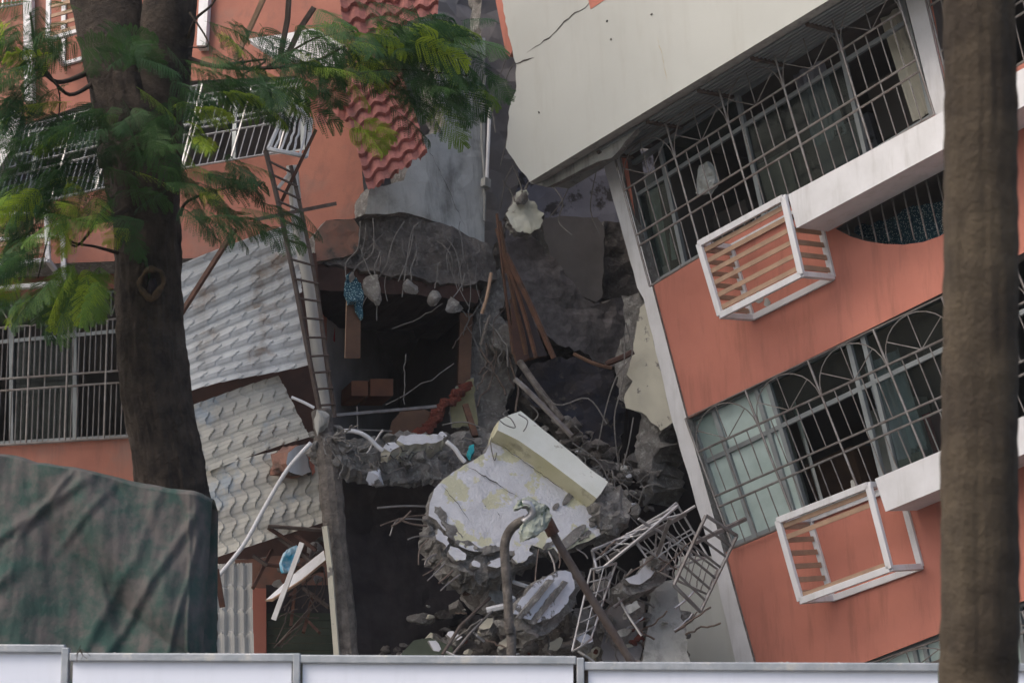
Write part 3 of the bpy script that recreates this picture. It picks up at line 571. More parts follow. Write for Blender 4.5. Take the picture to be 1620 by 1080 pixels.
for k, pts in enumerate([[(570, 350), (566, 392), (548, 415), (547, 438)], [(590, 345), (590, 398), (565, 420), (556, 440)], [(640, 350), (622, 380), (612, 420)], [(655, 355), (648, 400), (630, 445)], [(662, 352), (650, 372), (640, 440), (636, 470)], [(700, 370), (722, 400), (732, 460)], [(590, 392), (606, 400), (592, 408)]]):
    MB().tube(smooth_path([P_B.pt(x, y, .25) for x, y in pts]), .006, 5).build('hanging_wire', M['wire'], None, ['wire looping down to the brown board from the coral beam', 'second wire behind it, down to the lump over the board', 'slack wire left of the sagging floor edge middle', 'thin straight wire under the sagging floor edge', 'bent wire hanging below the moss line of the floor edge', 'wire curving down at the jagged lump beside the pier', 'short curled wire above the large grey lump'][k], 'wire')
# things inside the dark room
pr_ = Plane(P_B.p - P_B.n * 1.0, P_B.n)
for x0, x1, y0, y1, lab in ((556, 582, 602, 626, 'left dim orange box on the floor of the dark room'), (586, 622, 599, 626, 'wider dim orange box on the floor of the dark room')):
    mb = MB(); f = px3(pr_, [(x0, y0), (x1, y0), (x1, y1), (x0, y1)]); mb.prism(f, [p - pr_.n * .3 for p in f]); t = mb.build('storage_box', M['orange'], None, lab, 'box', 'boxes in the dark room', bevel=.01)
mb = MB(); pp = px3(pr_, [(527, 540), (526, 474), (560, 472)]); mb.tube(pp, .022, 6); mb.build('red_rail', M['red'], None, 'thin red bent rail at the left of the dark room', 'rail')
mb = MB(); mb.beam(P_B.pt(520, 658, .1), P_B.pt(690, 643, .1), .03, .03, P_B.n); mb.tube([P_B.pt(565, 643, .1), P_B.pt(566, 680, .1)], .008, 5); mb.tube([P_B.pt(520, 678, .1), P_B.pt(620, 682, .1)], .01, 5)
mb.build('low_rail', M['alu_dull'], None, 'grey rail crossing the bottom of the dark opening', 'rail')
for k, (a, b) in enumerate((((610, 640), (718, 575)), ((642, 560), (640, 640)), ((700, 480), (620, 520)))):
    MB().tube(bent(P_B.pt(*a, .2), P_B.pt(*b, .2), .03, 8, k), .005, 5).build('loose_wire', M['wire'], None, ['thin wire slanting up across the dark opening', 'thin vertical wire in the dark opening', 'faint wire slanting from the lumps into the dark'][k], 'wire')
# floor slab edge below the opening
PG = P3((520, 720, 22.3), (780, 720, 23.0), (520, 650, 22.9))
FE = thing('floor_slab', 'grey broken floor slab edge, knobbly and full of wires, below the dark opening', 'slab', W(640, 760, 22.6))
bplate('slab_edge', None, None, PG, [(505, 700), (520, 690), (560, 695), (620, 690), (700, 690), (745, 682), (785, 685), (800, 700), (775, 712), (757, 732), (735, 748), (690, 755), (620, 757), (570, 752), (530, 745), (505, 725)], .1, ('conc', 'conc'), 0, 91, 4, 6, .045, .15, parent=FE, rs=5)
rd = random.Random(12)
for k in range(34):
    mb = MB(); x = rd.uniform(515, 785); y = rd.uniform(690, 738) ; rock(mb, PG.pt(x, y, rd.uniform(0, .12)), rd.uniform(.03, .09), k + 100, (1, 1, .8), sub=2)
    mb.build('concrete_lump', M['conc'], FE)
for k in range(26):
    x = rd.uniform(520, 780); y = rd.uniform(695, 745); a = PG.pt(x, y, .1); b = PG.pt(x + rd.uniform(-50, 50), y + rd.uniform(-22, 22), rd.uniform(.1, .35)); MB().tube(bent(a, b, .25, 8, k, .05), rd.choice((.005, .007)), 5).build('rebar', M['wire'], FE)
lab_ = ['white plaster slab lying on the floor edge below the dark opening', 'smaller white plaster piece behind the bent white pipe', 'white plaster flake near the brick stair']
for k, (x0, x1, y) in enumerate(((628, 702, 691), (606, 632, 703), (690, 708, 686))):
    mb = slab(PG, [(x0, y + 5), (x0 + 6, y - 3), (x1 - 8, y - 4), (x1, y + 3), (x1 - 12, y + 9), (x0 + 12, y + 12)], .25, .2, 7, 1.5, .02, 95 + k); mb.build('plaster_piece', [M['lilac'], M['cream']], None, lab_[k], 'plaster', 'white plaster pieces on the floor edge')
MB().tube(smooth_path(Wp([(536, 682), (560, 682), (580, 690), (597, 706), (606, 713)], 22.0)), .022, 8).build('white_pipe', M['white'], None, 'bent white pipe curling off the post over the floor edge', 'pipe', smooth=True)
MB().tube(bent(W(580, 718, 22), W(606, 680, 22.1), .02, 5, 1), .013, 6).build('steel_rod', M['alu'], None, 'short pale rod standing slanted on the bent white pipe', 'rod')
MB().tube(smooth_path(Wp([(706, 698), (720, 710), (728, 722), (736, 731)], 21.7)), .022, 8).build('white_pipe', M['white'], None, 'short curved white pipe end beside the big fallen slab', 'pipe', smooth=True)
mb = slab(PG, [(742, 705), (750, 703), (750, 713), (745, 722), (740, 716)], .04, .4, 5, 1, .01, 99, grid=.02, relief=.02); mb.build('turquoise_rag', [M['cyan'], M['cyan']], None, 'tiny turquoise rag caught on the floor edge', 'cloth')
# brick edge, boards
mb = MB(); PK = PF; k = 0; rd = random.Random(2)
BK = thing('brick_edge', 'jagged red brick edge stepping up from the floor slab to the pier', 'bricks', W(690, 690, 23.5))
line = [(640, 700), (655, 690), (668, 676), (682, 668), (692, 652), (700, 640), (714, 626), (728, 618), (742, 602)]
for i in range(len(line) - 1):
    for j in range(3):
        t_ = (j + rd.random() * .6) / 3; x = line[i][0] + (line[i + 1][0] - line[i][0]) * t_; y = line[i][1] + (line[i + 1][1] - line[i][1]) * t_
        mb = MB(); c = PF.pt(x + rd.uniform(-4, 4), y + rd.uniform(-3, 9), .2); a = Vector((rd.uniform(.7, 1), rd.uniform(-.5, .5), rd.uniform(-.2, .6))).normalized(); mb.beam(c - a * .07, c + a * .07, .07, .06, Vector((0, rd.uniform(-.4, .4), 1)))
        mb.build('brick', M['brick'], BK, bevel=.008)
bplate('olive_board', 'olive plaster board leaning on the pier behind the brick edge', 'board', PF, [(722, 612), (750, 598), (752, 640), (756, 672), (716, 676), (712, 650)], .03, ('olive', 'conc'), .1, 103, 2, 8)
bplate('brown_board', 'brown board lying tilted behind the brick edge', 'board', PF, [(622, 668), (634, 652), (668, 648), (684, 652), (660, 690), (616, 692)], .03, ('board', 'board'), .1, 104, 1, 20)
MB().beam(PF.pt(736, 640, .4), PF.pt(752, 690, .5), .06, .04, PF.n).build('split_plank', M['wood'], None, 'short rusty plank end between olive board and fallen slab', 'plank')
# long timbers
tl_ = [((786, 338, 23.4), (797, 440, 23.3), (812, 560, 23.2), .022, .02, 'thin split lath rising above the other timbers'),
       ((800, 402, 23.2), (838, 480, 23.1), (876, 566, 23.0), .028, .05, 'long bright orange brown timber, rightmost of the leaning bunch'),
       ((798, 404, 23.25), (824, 478, 23.2), (848, 565, 23.1), .025, .04, 'second long timber, just left of the bright one'),
       ((790, 350, 23.5), (806, 440, 23.4), (832, 560, 23.3), .03, .03, 'dull brown timber at the back of the leaning bunch'),
       ((786, 362, 23.6), (796, 400, 23.5), (802, 432, 23.5), .03, .03, 'short splinter at the top of the leaning bunch')]
for k, (a, b, c, w_, h_, lab) in enumerate(tl_):
    P = smooth_path([W(*a), W(*b), W(*c)], 4); mb = MB()
    for i in range(len(P) - 1): mb.beam(P[i], P[i + 1] + (P[i + 1] - P[i]) * .02, w_, h_, PF.n + PF.u * .5)
    mb.build('long_timber', M['wood' if k != 3 else 'board'], None, lab, 'timber', 'timbers leaning in the gap')
bplate('dark_door', 'near black door panel wedged between the leaning timbers', 'panel', PF, [(806, 420), (822, 450), (866, 562), (836, 566), (818, 520)], .04, ('near_black', 'board'), .55, 105, 1, 20)  # near-black front, brown board edges
bplate('wooden_sheet', 'brown wooden panel standing left of the leaning timbers', 'panel', PF, [(808, 470), (822, 500), (836, 566), (818, 575), (810, 540)], .04, ('redbrown', 'board'), .6, 106, 1, 20)
# collapsed dark bedding and soil right of the pier
bplate('dark_bedding', 'dark blue cloth and soil heap sagging to the right of the pier', 'cloth', PF, [(828, 585), (850, 572), (880, 566), (930, 570), (968, 590), (985, 615), (990, 660), (985, 700), (950, 712), (905, 690), (872, 655), (845, 640), (826, 620)], .4, ('bluefab', 'conc_dark'), .1, 107, 4, 8, grid=.06, relief=.16, rs=2.2)
lg = [((815, 600, 23.0), (842, 625, 22.9), (905, 690, 22.7), .03, 'alu_dull', 'bent grey steel channel slanting down to the big fallen slab'), ((822, 572, 23.2), (850, 612, 23.0), (890, 665, 22.8), .035, 'oldpost', 'grey split branch slanting down behind the big fallen slab'),
      ((826, 575, 23.2), (870, 650, 22.9), (902, 690, 22.8), .022, 'oldpost', 'thin grey pole beside the split branch'), ((775, 500, 23.2), (768, 520, 23.1), (762, 545, 23.1), .018, 'oldpost', 'short pale stick on top of the pier'), ((777, 432, 23.3), (770, 470, 23.2), (762, 496, 23.2), .018, 'palewood', 'pale stick poking up at the pier head'),
      ((908, 560, 23.4), (940, 575, 23.3), (968, 582, 23.3), .02, 'board', 'brown batten lying on the dark bedding'), ((960, 575, 23.4), (985, 565, 23.3), (1002, 556, 23.3), .03, 'redbrown', 'brown board end beneath the rough slab')]
for a, b, c, r_, mm, lab in lg: MB().tube(smooth_path([W(*a), W(*b), W(*c)]), r_, 6).build('loose_pole', M[mm], None, lab, 'pole')
rd = random.Random(31)
SW = [('long wire arching from the broken edge of the leaning building', [(990, 510), (1000, 560), (978, 590), (960, 640), (945, 710)]), ('wire hanging straight beside the broken edge', [(988, 530), (986, 600), (972, 660), (978, 735)]), ('double wire falling into the dark cavity', [(1002, 660), (995, 700), (985, 740)]), ('curled wire above the wrecked grilles', [(1045, 766), (1020, 770), (1008, 800), (985, 822)]), ('wire lying over the dark bedding', [(840, 600), (880, 640), (930, 630), (960, 670)]),
      ('wire along the top of the big fallen slab', [(700, 672), (740, 668), (800, 690), (850, 660), (838, 640)]), ('wire behind the beam of the big fallen slab', [(905, 700), (950, 735), (975, 790), (1010, 830)])]
for k, (lab, pts) in enumerate(SW): MB().tube(smooth_path([W(x, y, 22.9 - .1 * k) for x, y in pts]), .007, 5).build('loose_wire', M['wire'], None, lab, 'wire')
HP = thing('soil_heap', 'brown grey heap of broken concrete behind the big fallen slab', 'rubble', W(940, 780, 23.2))
for k in range(70):
    x = rd.uniform(880, 1030); y = 690 + (x - 880) * .55 + rd.uniform(-35, 50) ; mb = MB(); rock(mb, W(x, y, 23.3 + rd.uniform(-.15, .5)), rd.uniform(.04, .16), 300 + k, (1, .8, .7), sub=2); mb.build('concrete_lump', M['conc_dark' if k % 4 else 'conc'], HP)
for k in range(18):
    x = rd.uniform(890, 1020); y = 700 + (x - 880) * .5; MB().tube(bent(W(x, y, 22.9), W(x + rd.uniform(-60, 60), y + rd.uniform(-60, 60), 22.7), .2, 8, k, .04), .006, 5).build('rebar', M['wire'], HP)
# ================================================================== BIG FALLEN SLAB
PS = P3((700, 860, 20.9), (950, 850, 21.6), (800, 690, 21.9))
BS = thing('fallen_slab', 'big pale lilac wall slab with peeling yellow paint and a cream beam, hanging tilted on its bars', 'slab', W(820, 915, 21.3))
face = [(788, 684), (776, 700), (768, 716), (745, 730), (718, 745), (702, 757), (687, 773), (680, 795), (678, 815), (690, 822), (700, 835), (716, 845), (722, 862), (742, 870), (760, 872), (775, 862), (800, 868), (826, 880), (832, 866), (842, 862), (860, 868), (876, 866), (888, 877), (900, 868), (930, 856), (963, 835), (958, 812), (945, 790), (900, 758), (860, 728), (820, 700)]
mb = slab(PS, face, .16, 0, 8, 1.8, .02, 111, skip=(26, 27, 28, 29), relief=.012, grid=.09); mb.build('plaster_face', [M['lilac'], M['conc']], BS)
core = [(700, 800), (690, 812), (676, 828), (680, 850), (694, 872), (706, 892), (722, 903), (742, 914), (765, 916), (790, 910), (812, 898), (830, 892), (850, 878), (840, 850), (760, 800)]
mb = slab(PS, core, .28, -.07, 5, 3, .04, 112, grid=.035, relief=.09, relief_s=6); mb.build('broken_core', [M['conc'], M['conc']], BS)
# the cream beam along its upper right edge
bt = [(790, 664), (806, 656), (824, 650), (860, 680), (900, 712), (932, 740), (962, 762), (952, 778), (944, 788), (905, 758), (860, 724), (820, 696), (787, 680)]
DB = .2
mb = slab(PS, bt, DB + .1, DB, 12, .8, .006, 113, skip=(7, 8, 9, 10, 11), rings=2); mb.build('beam', [M['beam_face'], M['beam_side']], BS)
mb = slab(PS, [(948, 772), (962, 760), (985, 782), (998, 800), (994, 822), (975, 836), (955, 832), (945, 812), (940, 790)], .35, .12, 5, 3, .05, 114, grid=.035, relief=.12, relief_s=6); mb.build('broken_beam_end', [M['conc'], M['conc']], BS)
for k, (x, y, a, b_) in enumerate([(900, 786, 14, 5), (942, 822, 12, 6), (905, 850, 30, 8), (880, 800, 6, 4)]):
    ang = (-.9, -.9, -.75, -.8)[k]; pts = [(x + a * math.cos(q) * math.cos(ang) - b_ * math.sin(q) * math.sin(ang), y + a * math.cos(q) * math.sin(ang) + b_ * math.sin(q) * math.cos(ang)) for q in [i * math.pi / 7 for i in range(14)]]
    mb = slab(PS, pts, .03, .016, 5, 1.2, .003, 120 + k, grid=.03, relief=.012); mb.build('torn_patch', [M['conc'], M['conc']], BS)
rd = random.Random(55)
def blob(x, y, a, b_, ang, seed, n=14):
    q_ = random.Random(seed); return [(x + a * k_ * math.cos(q) * math.cos(ang) - b_ * k_ * math.sin(q) * math.sin(ang), y + a * k_ * math.cos(q) * math.sin(ang) + b_ * k_ * math.sin(q) * math.cos(ang)) for q, k_ in [(i * 2 * math.pi / n, q_.uniform(.65, 1.25)) for i in range(n)]]
for k, (x, y, a, b_, an) in enumerate([(716, 842, 22, 9, .8), (742, 862, 20, 7, .3), (775, 868, 18, 6, -.2), (698, 812, 14, 7, .9), (815, 872, 16, 6, -.3), (868, 862, 10, 5, -.6), (926, 846, 13, 5, -.6)]):
    mb = slab(PS, blob(x, y, a, b_, an, k + 3), .04, .012, 4, 1.5, .003, 220 + k, grid=.025, relief=.03, relief_s=9); mb.build('torn_patch', [M['conc'], M['conc']], BS)
for k, (x, y, a, b_, an) in enumerate([(700, 850, 15, 8, .9), (724, 876, 17, 8, .6), (790, 888, 18, 8, -.1), (826, 876, 18, 12, -.4), (752, 892, 9, 5, 0)]):
    mb = slab(PS, blob(x, y, a, b_, an, k + 40), .06, .05, 4, 1.6, .008, 250 + k, grid=.03, relief=.015); mb.build('plaster_flake', [M['lilac'], M['conc']], BS)
for a, b in ((((780, 696)), (897, 780)), ((735, 735), (822, 788)), ((700, 768), (744, 826)), ((790, 668), (812, 690))):
    crack([a, ((a[0] + b[0]) / 2 + 2, (a[1] + b[1]) / 2), b], 1.6, PS, .022, BS, int(a[0]))
crack([(786, 809), (791, 815), (793, 850)], 1.8, PS, .022, BS, 77)
rb = [((678, 801), (640, 800), (597, 803)), ((676, 814), (640, 818), (602, 831)), ((676, 822), (630, 822), (617, 847)), ((676, 832), (650, 828), (630, 820)), ((680, 848), (660, 848), (645, 853)), ((678, 852), (664, 868), (662, 893)), ((690, 876), (676, 884), (672, 894)),
      ((700, 884), (686, 900), (669, 910)), ((704, 890), (690, 905), (676, 918)), ((716, 902), (706, 912), (694, 922)), ((728, 908), (712, 920), (697, 934)), ((852, 868), (848, 900), (846, 931)), ((868, 872), (876, 890), (878, 905)), ((884, 872), (886, 888), (884, 898)), ((912, 868), (925, 876), (930, 883)), ((650, 808), (636, 822), (620, 832))]
for k, pts in enumerate(rb): MB().tube(smooth_path([PS.pt(x, y, -.1 + .02 * k) for x, y in pts]), 0.007 if k % 3 else .010, 5).build('rebar', M['rebar'] if k % 2 else M['alu_dull'], BS)
for k, pts in enumerate([[(790, 664), (800, 672), (815, 676), (808, 662), (796, 655), (805, 648)], [(820, 655), (834, 664), (833, 674), (828, 682)], [(780, 690), (776, 700), (782, 728), (786, 716)]]):
    MB().tube(smooth_path([PS.pt(x, y, .34 if k < 2 else .03) for x, y in pts]), .006, 5).build('wire', M['wire'], BS)
# other fallen chunks
PT = P3((820, 990, 20.6), (910, 990, 21.0), (860, 900, 21.0))
CH = thing('fallen_chunk', 'lilac and grey striped wall chunk lying point down beneath the big fallen slab', 'rubble', W(860, 1000, 20.8))
mb = slab(PT, [(813, 970), (818, 955), (835, 935), (850, 920), (868, 910), (890, 902), (904, 905), (908, 925), (900, 948), (885, 968), (865, 980), (845, 984), (830, 978)], .1, .05, 6, 2, .02, 131, relief=.02, grid=.06); mb.build('plaster_face', [M['lilac2'], M['conc']], CH)
for a, b in (((822, 976), (872, 915)), ((842, 984), (895, 918))):
    n_ = 8; L_ = [(a[0] + (b[0] - a[0]) * i / n_, a[1] + (b[1] - a[1]) * i / n_) for i in range(n_ + 1)]; mb = slab(PT, [(x - 4, y) for x, y in L_] + [(x + 4, y + 3) for x, y in L_[::-1]], .04, .085, 5, 1.5, .004, 133, grid=.03, relief=.03); mb.build('mortar_rib', [M['conc'], M['conc']], CH)
mb = slab(PT, [(815, 976), (830, 975), (865, 978), (900, 945), (912, 915), (918, 930), (912, 955), (895, 975), (872, 998), (860, 1004), (846, 1010), (828, 995)], .3, 0, 5, 3, .04, 132, grid=.04, relief=.08, relief_s=6); mb.build('broken_core', [M['conc'], M['conc']], CH)
PU = P3((990, 930, 21.2), (1060, 930, 21.5), (1020, 880, 21.5))
CH = thing('fallen_chunk', 'concrete chunk with a white top resting on the wrecked grilles', 'rubble', W(1020, 935, 21.3))
mb = slab(PU, [(989, 915), (1008, 908), (1018, 896), (1018, 884), (1030, 878), (1043, 882), (1042, 896), (1030, 912), (1012, 924), (996, 922)], .06, .06, 6, 1, .01, 135); mb.build('plaster_face', [M['white'], M['conc']], CH)
mb = slab(PU, [(987, 918), (1000, 926), (1015, 926), (1045, 896), (1046, 882), (1058, 884), (1060, 905), (1050, 922), (1025, 934), (1000, 940), (985, 932)], .3, .0, 6, 2, .03, 136, grid=.04, relief=.04, relief_s=6); mb.build('broken_core', [M['conc'], M['conc']], CH)
CH = thing('plastered_lump', 'small round white lump hanging below the floor slab edge', 'rubble', W(597, 770, 22)); mb = MB(); rock(mb, W(597, 755, 21.9), .115, 44, (1, .8, .95)); mb.build('lump', M['lilac2'], CH)
MB().tube(bent(W(597, 745, 21.9), W(590, 728, 22.1), .1, 5, 4), .006, 5).build('wire', M['wire'], CH)
CH = thing('plaster_block', 'small white block with coral end between roof sheet and concrete post', 'rubble', W(478, 758, 21.6))
mb = slab(P3((455, 750, 21.4), (500, 750, 21.8), (470, 700, 21.6)), [(456, 716), (468, 706), (484, 702), (494, 728), (496, 745), (478, 752), (458, 746), (453, 732)], .2, 0, 7, 1.2, .015, 138); mb.build('block', [M['white'], M['coral_dirty']], CH)
mb = slab(P3((455, 750, 21.4), (500, 750, 21.8), (470, 700, 21.6)), [(484, 704), (494, 712), (500, 745), (494, 752)], .1, .01, 7, 1, .01, 139); mb.build('coral_end', [M['coral'], M['conc']], CH)
# dark stained wall under the floor slab
PW = P3((545, 900, 22.5), (720, 900, 23.1), (545, 750, 22.9))
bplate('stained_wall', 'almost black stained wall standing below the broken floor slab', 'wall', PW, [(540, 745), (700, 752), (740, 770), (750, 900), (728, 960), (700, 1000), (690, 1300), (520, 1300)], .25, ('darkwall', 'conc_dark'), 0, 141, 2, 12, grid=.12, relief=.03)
# rubble pile at the foot: every larger lump is its own thing
rd = random.Random(77); gr = 'loose rubble lumps at the foot of the collapse'
spots = []
for k in range(70):
    x = rd.uniform(640, 1090); top = 1000 - 70 * math.exp(-((x - 800) / 120) ** 2) * .9 - (25 if x > 940 else 0); y = rd.uniform(top - 5, 1060)
    spots.append((x, y, rd.uniform(21.6, 22.8), rd.uniform(.07, .2)))
for k, (x, y, d, s_) in enumerate(spots):
    mb = MB(); rock(mb, W(x, y, d), s_, 500 + k, (1, rd.uniform(.6, 1), rd.uniform(.5, .8))); mm = rd.choice(['conc_dark', 'conc', 'conc', 'conc', 'cream' if k % 3 == 0 else 'conc_dark'])
    side = 'beneath the big fallen slab' if x < 900 else 'beneath the wrecked grilles'
    mb.build('rubble_lump', M[mm], None, ('pale' if mm == 'cream' else 'dark grey' if mm == 'conc_dark' else 'grey') + ' broken concrete lump in the pile ' + side, 'rubble', gr)
rd = random.Random(314)
for k in range(60):
    x = rd.uniform(650, 1080) if k < 38 else rd.uniform(840, 1020); y = rd.uniform(955, 1035) if k < 38 else 700 + (x - 880) * .5 + rd.uniform(-20, 40)
    mb = MB(); rock(mb, W(x, y, 21.5 if k < 38 else 22.9), rd.uniform(.03, .08), 900 + k, (1, rd.uniform(.5, .9), rd.uniform(.4, .7)), sub=2); mm = rd.choice(['cream', 'conc_pale', 'lilac2', 'brick', 'conc'])
    mb.build('rubble_lump', M[mm], None, ('small red brick bit' if mm == 'brick' else 'small pale plaster bit') + (' in the pile behind the hoarding' if k < 38 else ' on the soil heap behind the big fallen slab'), 'rubble', 'small bits of plaster and brick ' + ('in the pile' if k < 38 else 'on the heap'))
rd = random.Random(2718)
for k in range(12):
    x, y = [(770, 985), (720, 1005), (930, 975), (985, 1000), (880, 1020), (690, 1020), (950, 925), (1000, 960), (800, 1015), (925, 1010), (1045, 880), (790, 940)][k]
    a = rd.uniform(12, 22); an = rd.uniform(-.8, .8); pl_ = P3((x - 50, y, 21.3 - .02 * k), (x + 50, y + rd.uniform(-10, 10), 21.3 + rd.uniform(-.2, .3)), (x, y - 50, 21.5 + rd.uniform(0, .3)))
    mb = slab(pl_, blob(x, y, a, a * .55, an, k + 90, 9), rd.uniform(.08, .16), 0, 5, 1.5, .02, 400 + k, grid=.05, relief=.02); mb.build('wall_fragment', [M[['cream', 'lilac2', 'conc', 'conc_pale'][k % 4]], M['conc']], None, ['pale cream', 'whitish streaked', 'rough grey', 'smooth grey'][k % 4] + ' flat wall fragment lying in the rubble pile behind the hoarding', 'rubble', 'flat wall fragments in the pile')
for k in range(14):
    x = rd.uniform(905, 1080); y = rd.uniform(850, 1010); an = rd.choice((-.75, -.6, .6, 1.2)); L_ = rd.uniform(30, 80)
    MB().tube(bent(W(x, y, 21.2), W(x + L_ * math.cos(an), y + L_ * math.sin(an), 21.3), .08, 7, k, .02), rd.uniform(.006, .011), 5).build('loose_rebar', M[rd.choice(['alu', 'alu_dull', 'rebar'])], None, 'bent bar tangled among the wrecked window grilles', 'rebar', 'bent bars among the wrecked grilles')
RUB = MB(); rd = random.Random(8)
for k in range(420):
    x = rd.uniform(540, 1100); z = rd.uniform(0, 1); y = 1040 - z * (40 + 50 * math.exp(-((x - 820) / 150) ** 2)) + 30 ; rock(RUB, W(x, y, 22 + rd.uniform(-.3, .8)), rd.uniform(.02, .07), k, (1, .8, .7), sub=1)
RUB.build('gravel_debris', M['conc_dark'], None, 'fine crushed concrete and gravel lying between the larger lumps', 'debris', None, 'stuff')
# a solid heap core that carries them down to the ground
mb = slab(P3((600, 1060, 22.7), (1100, 1060, 22.9), (600, 1000, 23.0)), [(560, 1045), (640, 1020), (700, 1000), (760, 970), (830, 960), (900, 975), (980, 985), (1060, 990), (1100, 1030), (1130, 1330), (520, 1330)], 1.2, 0, 9, 6, .1, 151, grid=.12, relief=.25); mb.build('rubble_heap', [M['conc_dark'], M['conc_dark']], None, 'mound of dark crushed concrete under the larger lumps, behind the hoarding', 'rubble')
# panels and sticks in the pile
PX = P3((700, 1000, 21.4), (1000, 1000, 21.6), (700, 900, 22.0))
bplate('olive_plate', 'dark triangular plaster plate leaning at the foot of the stained wall', 'plaster', PX, [(636, 1032), (655, 1012), (680, 1008), (715, 1022), (720, 1046), (630, 1046)], .05, ('shutter', 'conc'), 0, 152, 1, 14)
bplate('grey_wall_piece', 'grey upright wall piece beside the cream corner plaster', 'wall', PX, [(1030, 930), (1050, 920), (1066, 915), (1075, 960), (1092, 1044), (1100, 1300), (1000, 1300), (1018, 1040)], .2, ('conc_pale', 'conc'), .1, 153, 3, 8, grid=.1, relief=.04)
bplate('dark_wall_piece', 'dark upright wall piece left of the grey one', 'wall', PX, [(955, 965), (975, 950), (1005, 940), (1022, 950), (1012, 1040), (1005, 1300), (940, 1300)], .2, ('grey_dark', 'conc'), 0, 154, 3, 8, grid=.1, relief=.04)
bplate('floor_tile_plate', 'thin ribbed grey plate wedged under the big fallen slab', 'plate', PX, [(728, 940), (790, 918), (862, 925), (905, 900), (925, 905), (880, 948), (800, 968), (750, 962)], .06, ('conc_dark', 'conc'), .2, 155, 2, 8, grid=.08, relief=.03)
st = [((770, 965), (800, 958), (812, 946), .03, 'white', 'white bar end wedged beneath the ribbed plate'), ((812, 920), (830, 926), (850, 932), .02, 'white', 'short white pipe above the striped chunk'), ((700, 1035), (728, 990), (775, 945), .018, 'rustfence', 'rusty angle bar slanting out of the dark wall foot'), ((712, 1040), (745, 1000), (790, 955), .014, 'alu_dull', 'thin grey bar beside the rusty angle bar'), ((705, 1030), (718, 1036), (740, 1044), .012, 'alu', 'small shiny bar low in the rubble'), ((750, 1000), (756, 1006), (766, 1014), .012, 'alu', 'stubby shiny bar in the middle of the rubble'),
      ((978, 945), (995, 975), (1015, 1005), .012, 'alu', 'thin shiny rod leaning below the white-topped chunk'), ((915, 1030), (925, 1036), (940, 1046), .012, 'alu', 'short rod at the hoarding rail'), ((730, 900), (735, 920), (738, 940), .04, 'rust', 'rust brown steel stub under the big fallen slab')]
for a, b, c, r_, mm, lab in st: MB().tube([PX.pt(*a, .5), PX.pt(*b, .55), PX.pt(*c, .5)], r_, 6).build('loose_bar', M[mm], None, lab, 'bar')
rd = random.Random(41)
for k in range(16):
    x = rd.uniform(700, 1090); y = rd.uniform(940, 1030); MB().tube(bent(PX.pt(x, y, .2), PX.pt(x + rd.uniform(-70, 70), y + rd.uniform(-60, 40), .5), .12, 8, k, .03), rd.uniform(.006, .011), 5).build('loose_rebar', M[rd.choice(['rebar', 'alu_dull', 'wire'])], None, 'bent reinforcing bar sticking out of the rubble pile behind the hoarding', 'rebar', 'bent bars in the rubble pile')
# wrecked steel grilles
def wreck(label, c, nx, ny, depth=(21.2, 21.6, 21.4, 21.1), r=.009, bend=.06, seed=0, m_='alu'):
    rd = random.Random(seed); q = [W(x, y, d) for (x, y), d in zip(c, depth)]; f = lambda u, v: lerpP(lerpP(q[0], q[1], u), lerpP(q[3], q[2], u), v) + FWD * (-bend * math.sin(math.pi * u) + bend * math.sin(3 * v))
    t = thing('wrecked_grille', label, 'grille', min(q, key=lambda p: p.z), 'twisted window grilles in the wreckage'); mb = MB()
    for e in (((0, 0), (1, 0)), ((1, 0), (1, 1)), ((1, 1), (0, 1)), ((0, 1), (0, 0))):
        mb.tube([f(e[0][0] + (e[1][0] - e[0][0]) * k / 8, e[0][1] + (e[1][1] - e[0][1]) * k / 8) for k in range(9)], r * 1.25, 6)
    mb.build('frame', M[m_], t); mb = MB()
    for i in range(1, nx): 
        u = i / nx + rd.uniform(-.02, .02); mb.tube([f(u, k / 8) + Vector([rd.uniform(-.008, .008) for _ in range(3)]) for k in range(9)], r * .7, 5)
    for j in range(1, ny): v = j / ny; mb.tube([f(k / 8, v) for k in range(9)], r * .85, 6)
    mb.build('bars', M[m_], t); return t
wreck('flat wrecked steel grille, leftmost of the tangle, above the white-topped chunk', [(937, 870), (1000, 842), (1072, 800), (945, 905)], 7, 2, r=.013)
wreck('wrecked grille hanging upright at the white corner, ladder like', [(1117, 815), (1166, 847), (1108, 967), (1066, 925)], 1, 7, depth=(20.8, 20.9, 20.7, 20.6), r=.014, bend=.02, seed=1, m_='alu_dull')
wreck('long wrecked grille lying slanted behind the white-topped chunk', [(1000, 850), (1070, 795), (1120, 880), (1040, 905)], 8, 2, depth=(21.8, 21.9, 21.7, 21.6), seed=2)
wreck('narrow wrecked grille pointing down behind the brown pole', [(935, 900), (975, 890), (935, 1010), (905, 1030)], 2, 6, depth=(21.1, 21.2, 20.9, 20.8), seed=3)
wreck('small wrecked grille crossing under the white-topped chunk', [(940, 870), (990, 905), (975, 960), (940, 935)], 5, 2, depth=(21.3, 21.5, 21.3, 21.2), seed=4, m_='alu_dull')
wreck('wrecked grille folded beneath the upright one', [(1040, 830), (1135, 900), (1120, 940), (1035, 900)], 9, 1, depth=(21.7, 21.6, 21.3, 21.4), seed=5, m_='alu_dull')
